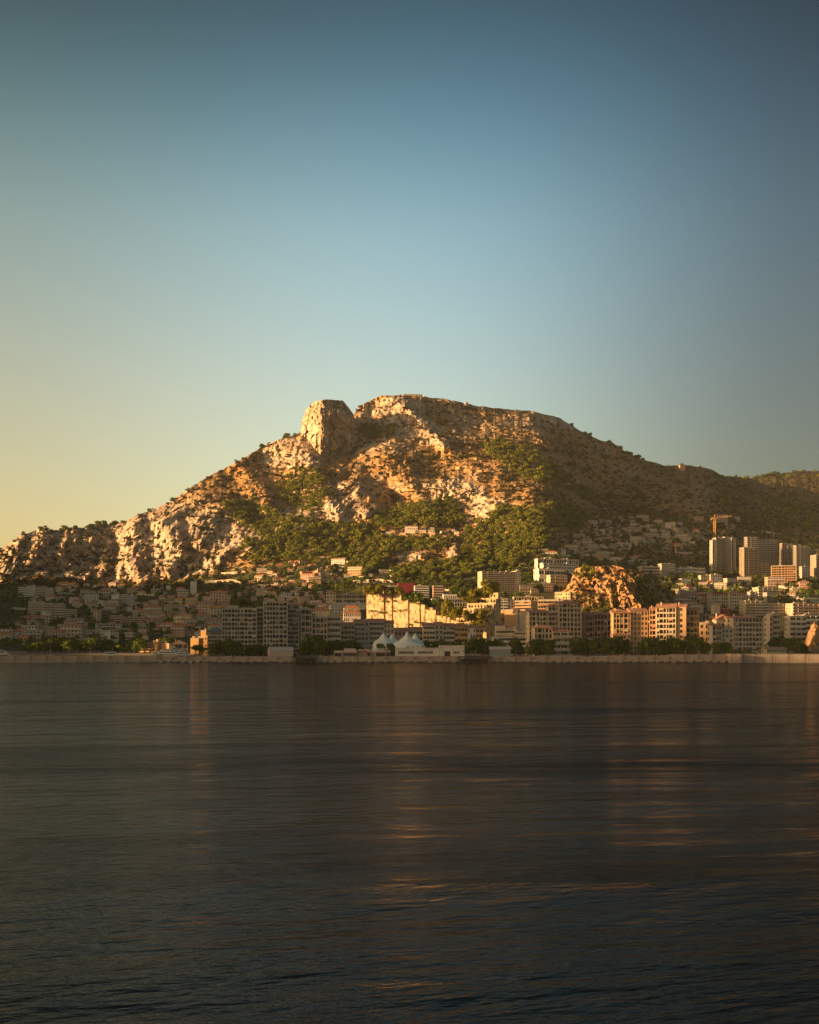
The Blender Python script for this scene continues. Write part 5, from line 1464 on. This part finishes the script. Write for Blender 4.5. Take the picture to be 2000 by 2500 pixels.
def heli_hall(label, pxa, pxb, top, Y, segs, marks, upper=None, sidewin=()):
    k = Y / F; r = local_root('white_hall', label, 'hall', (pxa + pxb) / 2, Y); w = (pxb - pxa) * k; z0 = r.location.z; pc = (pxa + pxb) / 2
    zz = lambda py: CAMZ + (HOR - py) * k - z0
    h = zz(top)
    m = MB(); m.box(-w / 2, w / 2, 0, 12, -1, h); link('wall', m.mesh('wall', M['wall']), None, r, WHITE)
    m = MB(); m.box(-w / 2 - 0.3, w / 2 + 0.3, -0.4, 12.3, h + 0.003, h + 0.5); rf = link('roof', m.mesh('roof', M['paint']), None, r, (.55, .55, .53))
    if upper:
        a, b, t = upper; m = MB(); m.box((a - pc) * k, (b - pc) * k, 3, 9, h + 0.503, zz(t)); u = link('upper_storey', m.mesh('upper_storey', M['wall']), None, r, WHITE)
        for i in range(4):
            m = MB(); x = (a - pc) * k + 1 + i * (b - a) * k / 4; m.box(x, x + 1.8, 2.94, 2.997, h + 0.9, h + 1.6); link('window', m.mesh('window', M['glass']), None, u)
    for (a, b, t, bt, n) in segs:
        for i in range(n):
            x0 = (a + (b - a) * i / n - pc) * k; x1 = (a + (b - a) * (i + 0.72) / n - pc) * k
            m = MB(); m.box(x0, x1, -0.06, -0.003, zz(bt), zz(t)); link('window', m.mesh('window', M['glass']), None, r)
    for (px, py) in sidewin:
        m = MB(); x = (px - pc) * k; m.box(x, x + 0.5, -0.06, -0.003, zz(py), zz(py) + 1.1); link('window', m.mesh('window', M['glass']), None, r)
    for (a, b, py) in marks:      # faded dark script on the fascia
        m = MB(); rr = random.Random(int(a)); x = (a - pc) * k; e_ = (b - pc) * k
        while x < e_:
            s = rr.uniform(0.25, 0.5); z = zz(py)
            m.prism([(x, z), (x + 0.16, z), (x + 0.3 + 0.1, z + s), (x + 0.24, z + s)], -0.05, -0.003)
            m.prism([(x + 0.2, z + 0.02), (x + 0.55, z + 0.1), (x + 0.55, z + 0.2), (x + 0.2, z + 0.12)], -0.054, -0.004)
            x += rr.choice((0.55, 0.65, 1.1))
        m.prism([(x, zz(py)), (x + 0.2, zz(py)), (x + 1.3, zz(py) + 1.0), (x + 1.1, zz(py) + 1.0)], -0.05, -0.003)
        link('lettering', m.mesh('lettering', M['paint']), None, r, (.03, .035, .05))
    return r
heli_hall('long low white hall with two window bands and dark script', 965, 1072, 1583, 824, [(973, 1012, 1590, 1596, 16), (1020, 1058, 1590, 1596, 14)], [(980, 1001, 1586.5), (1034, 1055, 1586.5)], upper=(990, 1038, 1578))
heli_hall('taller white hall with a dark open gate at right', 1073, 1134, 1577, 822, [(1085, 1105, 1590, 1602, 1), (1107, 1123, 1590, 1596, 4)], [(1092, 1100, 1586.5), (1104, 1116, 1586.5)], sidewin=[(1074, 1583), (1081, 1583), (1081, 1590), (1123, 1583), (1130, 1583), (1130, 1591)])

def kiosk(label, pxa, pxb, top, Y, col, dark=None, sign=None):
    k = Y / F; pc = (pxa + pxb) / 2; r = local_root('kiosk', label, 'kiosk', pc, Y, group='kiosks on the quay'); w = (pxb - pxa) * k; z0 = r.location.z
    h = CAMZ + (HOR - top) * k - z0
    m = MB(); m.box(-w / 2, w / 2, 0, 6, -1, h); link('body', m.mesh('body', M['paint']), None, r, col)
    m = MB(); m.box(-w / 2 - 0.1, w / 2 + 0.1, -0.5, -0.003, h - 0.7, h + 0.1); link('awning', m.mesh('awning', M['paint']), None, r, (.55, .50, .48))
    m = MB(); m.box(-w / 2 + 0.4, w / 2 - 0.4, -0.06, -0.004, 0.9, h - 1.6); link('shop_window', m.mesh('shop_window', M['glass']), None, r)
    if sign:
        m = MB(); m.box(-w * 0.4, w * 0.4, 2, 2.3, h + 0.1, h + 1.9); link('sign_board', m.mesh('sign_board', M['paint']), None, r, (.42, .40, .37))
RED_ = (.34, .05, .07)
kiosk('pale kiosk at the left end of the kiosk row', 816, 836, 1589, 822, (.50, .38, .34))
kiosk('pink kiosk with a pale sign board, second of the row', 836, 872, 1589, 822, (.50, .22, .24), sign=True)
kiosk('dark kiosk under a maroon roof in the kiosk row', 874, 896, 1586, 824, (.20, .03, .04))
kiosk('narrow pink kiosk in the middle of the kiosk row', 896, 906, 1587, 822, (.50, .22, .25))
kiosk('white awning kiosk right of the narrow pink one', 906, 917, 1590, 823, (.40, .36, .34))
kiosk('pink awning kiosk with pale sign, near the white hall', 917, 942, 1589, 823, (.48, .20, .23), sign=True)
kiosk('small pink kiosk at the right end of the kiosk row', 942, 953, 1589, 824, (.48, .24, .26))
# raised look-out platform with red panel
r = local_root('lookout_platform', 'dark canopy platform with red panel beside the tent', 'platform', 898, 845)
m = MB(); m.box(-2.6, 2.6, -2, 2, 5.5, 6.0); link('deck', m.mesh('deck', M['paint']), None, r, (.16, .16, .17))
for x in (-1.8, 1.8):
    m = MB(); m.box(x - 0.2, x + 0.2, -0.2, 0.2, -1, 5.497); link('post', m.mesh('post', M['paint']), None, r, (.2, .2, .2))
m = MB(); m.box(-1.4, 0.9, -0.1, 0.1, 6.3, 8.2); link('panel', m.mesh('panel', M['paint']), None, r, (.45, .06, .04))
m = MB(); m.tube((1.0, 0, 6.0), (4.2, 0, 8.4), 0.14, seg=5); link('boom', m.mesh('boom', M['paint']), None, r, (.4, .4, .38))

# cars and vans on the quay
def car(px, Y, col, label, van=False, rz=0.0):
    r = local_root('car', label, 'car', px, Y, rz, 'vehicles on the quay')
    L, H = (5.2, 2.1) if van else (4.3, 1.42)
    m = MB()
    prof = [(-L/2, .35), (L/2, .35), (L/2, .8), (L/2 - .9, .95), (L/2 - 1.5, H), (-L/2 + .35, H), (-L/2, .95)] if not van else [(-L/2, .35), (L/2, .35), (L/2, 1.0), (L/2 - .7, 1.15), (L/2 - 1.2, H), (-L/2, H)]
    m.prism(prof, -0.85, 0.85); link('body', m.mesh('body', M['paint']), None, r, col)
    m = MB(); m.box(-L/2 + .7, L/2 - 1.55, -0.87, -0.853, .95, H - .15); link('side_window', m.mesh('side_window', M['glass']), None, r)
    for x in (-L/2 + .8, L/2 - .85):
        for y in (-.8, .8):
            m = MB(); m.tube((x, y - .1, .33), (x, y + .1, .33), .33, seg=10); link('wheel', m.mesh('wheel', M['glass']), None, r)
for px, Y, col, lab, van in ((535, 822, (.5,.5,.48), 'white car at the left end of the quay', False), (560, 824, (.5,.48,.45), 'white van parked below the round green trees', True), (575, 822, (.3,.06,.05), 'red car parked below the round green trees', False),
      (640, 823, (.52,.5,.48), 'white car left of the pink hangar', False), (778, 822, (.52,.52,.5), 'white van left of the kiosks', True), (790, 823, (.1,.1,.11), 'black car just left of the kiosks', False), (800, 822, (.4,.4,.4), 'grey car next to the pale kiosk', False),
      (1074, 818, (.4,.08,.09), 'red car in front of the white halls', False), (1112, 818, (.5,.5,.5), 'white van at the open hall gate', True), (1340, 822, (.5,.48,.46), 'white car before the low terrace block', False), (1420, 823, (.45,.43,.4), 'pale van under the dark green trees', True), (1560, 822, (.12,.12,.13), 'dark car below the right blocks', False), (1605, 822, (.5,.48,.45), 'white car below the right blocks', False)):
    car(px, Y, col, lab, van)
# low garden wall and hedges behind the right sea wall
for a, b, lab in ((1290, 1420, 'low concrete parapet along the promenade, left part'), (1440, 1642, 'low concrete parapet along the promenade, right part')):
    k = 818 / F; r = local_root('promenade_parapet', lab, 'parapet', (a + b) / 2, 818)
    n = int((b - a) / 14); w = (b - a) * k / n
    for i in range(n):
        m = MB(); x = -(b - a) * k / 2 + i * w; m.box(x + 0.04, x + w - 0.04, 0, 0.5, -0.5, 2.3); link('parapet_panel', m.mesh('parapet_panel', M['concrete']), None, r, (.42, .36, .32))

# ------------------------------------------------------------------ yachts in the little harbour
def yacht(px, Y, L, H, label, hull=(.55,.55,.55), mast=0, rz=0.0, decks=2):
    r = tag(empty('yacht', ((px - 1000) * Y / F, Y, 0), rz), label, 'yacht', 'boats moored behind the breakwater')
    m = MB(); b = L * 0.12; fb = H * 0.45
    st = [(-L/2, b*.8, 0), (-L/4, b, 0), (L/6, b*.95, .05), (L/3, b*.6, .25), (L/2, .05, .6)]
    base = len(m.v)
    for x, w, s in st: m.v += [(x, -w*.7, -0.6), (x, w*.7, -0.6), (x + s, w, fb + s * 1.2), (x + s, -w, fb + s * 1.2)]
    for i in range(len(st) - 1):
        q = base + 4 * i
        for a_, b_ in ((0, 1), (1, 2), (2, 3), (3, 0)): m.f.append((q + a_, q + 4 + a_, q + 4 + b_, q + b_))
    m.f += [(base, base+1, base+2, base+3), (base + 4*(len(st)-1) + 3, base + 4*(len(st)-1) + 2, base + 4*(len(st)-1) + 1, base + 4*(len(st)-1))]
    link('hull', m.mesh('hull', M['paint']), None, r, hull)
    z = fb
    for d in range(decks):
        x0, x1 = -L * (.40 - .06 * d), L * (.24 - .12 * d); hh_ = H * 0.55 / decks
        m = MB(); m.prism([(x0, z + .02), (x1, z + .02), (x1 - L * .06, z + hh_), (x0 + L * .03, z + hh_)], -b * (.75 - .15 * d), b * (.75 - .15 * d))
        c = link('cabin', m.mesh('cabin', M['paint']), None, r, (.60, .58, .56))
        m = MB(); m.box(x0 + L * .05, x1 - L * .06, -b * (.75 - .15 * d) - .05, -b * (.75 - .15 * d) - .004, z + hh_ * .35, z + hh_ * .75); link('window_band', m.mesh('window_band', M['glass']), None, c)
        z += hh_ + 0.01
    if mast:
        m = MB(); m.tube((-L * .05, 0, z), (-L * .05, 0, z + mast), 0.15, 0.07, 6); m.tube((-L * .05 - 1.2, 0, z + mast * .5), (-L * .05 + 1.2, 0, z + mast * .5), 0.08, seg=5); link('mast', m.mesh('mast', M['paint']), None, r, (.5, .5, .5))
yacht(398, 845, 22, 8, 'white motor yacht left of the blue yacht', decks=2, rz=R(5))
yacht(422, 838, 34, 10.5, 'large yacht with dark blue hull behind the breakwater', hull=(.05, .09, .14), decks=3, mast=3, rz=R(-6))
yacht(440, 860, 28, 13, 'tall white motor yacht behind the blue yacht', decks=4, mast=3, rz=R(20))
yacht(456, 836, 24, 9, 'white motor yacht right of the blue yacht', decks=3, mast=2, rz=R(3))
yacht(278, 840, 20, 8.0, 'white motor boat with lit windows by the shore trees', decks=2, mast=4)
yacht(125, 842, 9, 5.5, 'small sailing boat with bare mast by the breakwater', decks=1, mast=8)
yacht(222, 850, 10, 5, 'small sailing boat with thin dark mast', decks=1, mast=11)
yacht(8, 838, 26, 9, 'white yacht at the left picture edge', decks=2, mast=2)
# ------------------------------------------------------------------ crane, masts, summit things
def crane():
    p = W(1745, 1404, 1990); root = tag(empty('tower_crane', p), 'tall yellow tower crane above the right hillside', 'crane'); k = 1990 / F
    zt = (1404 - 1266) * k; s = 1.5; col = (.60, .33, .10)
    m = MB()
    for x in (-s, s):
        for y in (-s, s): m.tube((x, y, -8), (x, y, zt), 0.35, seg=4)
    n = 30
    for i in range(n):
        z0_, z1_ = zt * i / n, zt * (i + 1) / n
        for (xa, ya), (xb, yb) in (((-s, -s), (s, -s)), ((s, -s), (s, s)), ((s, s), (-s, s)), ((-s, s), (-s, -s))): m.tube((xa, ya, z0_), (xb, yb, z1_), 0.22, seg=4)
    link('mast', m.mesh('mast', M['paint']), None, root, col)
    def boom(name, xa, xb, za, zb):
        m = MB(); N_ = 12
        for y, dz in ((-.9, 0), (.9, 0), (0, 1.6)): m.tube((xa, y, zt + za + dz), (xb, y, zt + zb + dz), 0.26, seg=4)
        for i in range(N_):
            t0, t1 = i / N_, (i + 1) / N_; q = lambda t: (xa + (xb - xa) * t, zt + za + (zb - za) * t)
            m.tube((q(t0)[0], -.9, q(t0)[1]), (q(t1)[0], 0, q(t1)[1] + 1.6), 0.16, seg=4); m.tube((q(t0)[0], .9, q(t0)[1]), (q(t1)[0], 0, q(t1)[1] + 1.6), 0.16, seg=4)
        link(name, m.mesh(name, M['paint']), None, root, col)
    boom('jib', 1.5, 31, 0, 4.0); boom('counter_jib', -1.5, -6.5, 0, -0.6)
    m = MB(); m.box(-7.5, -4.5, -1, 1, zt - 3, zt - 0.7); link('counterweight', m.mesh('counterweight', M['concrete']), None, root, (.3, .28, .25))
    m = MB(); m.tube((0, 0, zt), (0, 0, zt + 8), 0.9, 0.2, 4); link('apex', m.mesh('apex', M['paint']), None, root, col)
    m = MB(); m.tube((0, 0, zt + 8), (24, 0, zt + 4.6), 0.12, seg=4); m.tube((0, 0, zt + 8), (-6, 0, zt + 0.4), 0.12, seg=4); link('stay', m.mesh('stay', M['paint']), None, root, col)
    m = MB(); m.box(1.6, 3.6, -1.2, 0.8, zt - 2.6, zt - 0.2); link('cab', m.mesh('cab', M['paint']), None, root, (.5, .48, .45))
crane()
p = W(1650, 1402, 1900); r = tag(empty('thin_mast', p), 'thin pale mast with red tip on the right hillside', 'mast'); k = 1900 / F
m = MB(); m.tube((0, 0, -6), (0, 0, 68 * k), 1.5, 1.2, 8); link('shaft', m.mesh('shaft', M['paint']), None, r, (.50, .36, .22))
m = MB(); m.tube((0, 0, 68 * k + .01), (0, 0, 86 * k), 1.2, 0.3, 8); link('tip', m.mesh('tip', M['paint']), None, r, (.45, .05, .05))
r = tag(empty('luffing_crane', W(1762, 1306, 1995)), 'small slanted crane boom on the unfinished tower', 'crane'); 
m = MB(); m.tube((0, 0, -6), (0, 0, 4), 0.8, seg=4); link('mast', m.mesh('mast', M['paint']), None, r, (.4, .25, .12))
m = MB(); m.tube((0, 0, 3), (9, 0, 12), 0.5, 0.3, 4); link('boom', m.mesh('boom', M['paint']), None, r, (.5, .28, .12))
# white dome and small buildings on the summit
p = on_slope(1137, 989); r = tag(empty('radar_dome', p), 'small white dome on the summit ridge', 'dome')
m = MB(); m.plan([(6 * math.cos(t * math.pi / 6), 6 * math.sin(t * math.pi / 6)) for t in range(12)], -3, 4); link('drum', m.mesh('drum', M['wall']), None, r, WHITE)
m = MB()
for i in range(4):
    a0, a1 = i * math.pi / 8, (i + 1) * math.pi / 8
    for t in range(12):
        b0, b1 = t * math.pi / 6, (t + 1) * math.pi / 6
        q = lambda a, b: (6 * math.cos(a) * math.cos(b), 6 * math.cos(a) * math.sin(b), 4.01 + 3.5 * math.sin(a))
        m.poly([q(a0, b0), q(a0, b1), q(a1, b1), q(a1, b0)])
link('dome', m.mesh('dome', M['wall']), None, r, WHITE)
building('fort', 'low stone fort wall on the summit ridge', [(985, 1032, 964, 1, 8, 'punched', BEIGE, o_(ind=False, depth=12)), (1060, 1095, 974, 1, 6, 'plain', BEIGE, o_(ind=False, depth=12))], Y=2455, base=972)
building('ridge_house', 'tiny flat building on the ridge right of the white dome', [(1206, 1222, 997, 1, 3, 'punched', BEIGE, o_(ind=False, depth=6))], Y=2500, base=1001)
building('ridge_house', 'tiny house on the right ridge beside dark trees', [(1660, 1674, 1136, 2, 3, 'punched', SALMON, o_(ind=False, depth=8))], Y=2770, base=1141)
building('roadside_wall', 'pale cut rock wall above the left town', [(465, 480, 1420, 2, 1, 'plain', WHITE, o_(ind=False, depth=6)), (434, 460, 1441, 2, 4, 'balcony', WHITE, o_(ind=False, depth=8))], base=1454)
# ------------------------------------------------------------------ haze
hz = MB(); hz.box(-15600, 15600, -500, 9600, -25, 640)
mh = bpy.data.materials.new('haze_air'); mh.use_nodes = True
mh.node_tree.nodes.clear()
ho = mh.node_tree.nodes.new('ShaderNodeOutputMaterial'); hv = mh.node_tree.nodes.new('ShaderNodeVolumePrincipled')
hv.inputs['Color'].default_value = (0.80, 0.90, 1.0, 1)
hv.inputs['Density'].default_value = 0.000020
hv.inputs['Anisotropy'].default_value = 0.0
mh.node_tree.links.new(hv.outputs[0], ho.inputs['Volume'])
hazeo = link('haze', hz.mesh('haze', mh))
tag(hazeo, 'thin warm evening haze over sea and town', 'haze', kind='stuff')
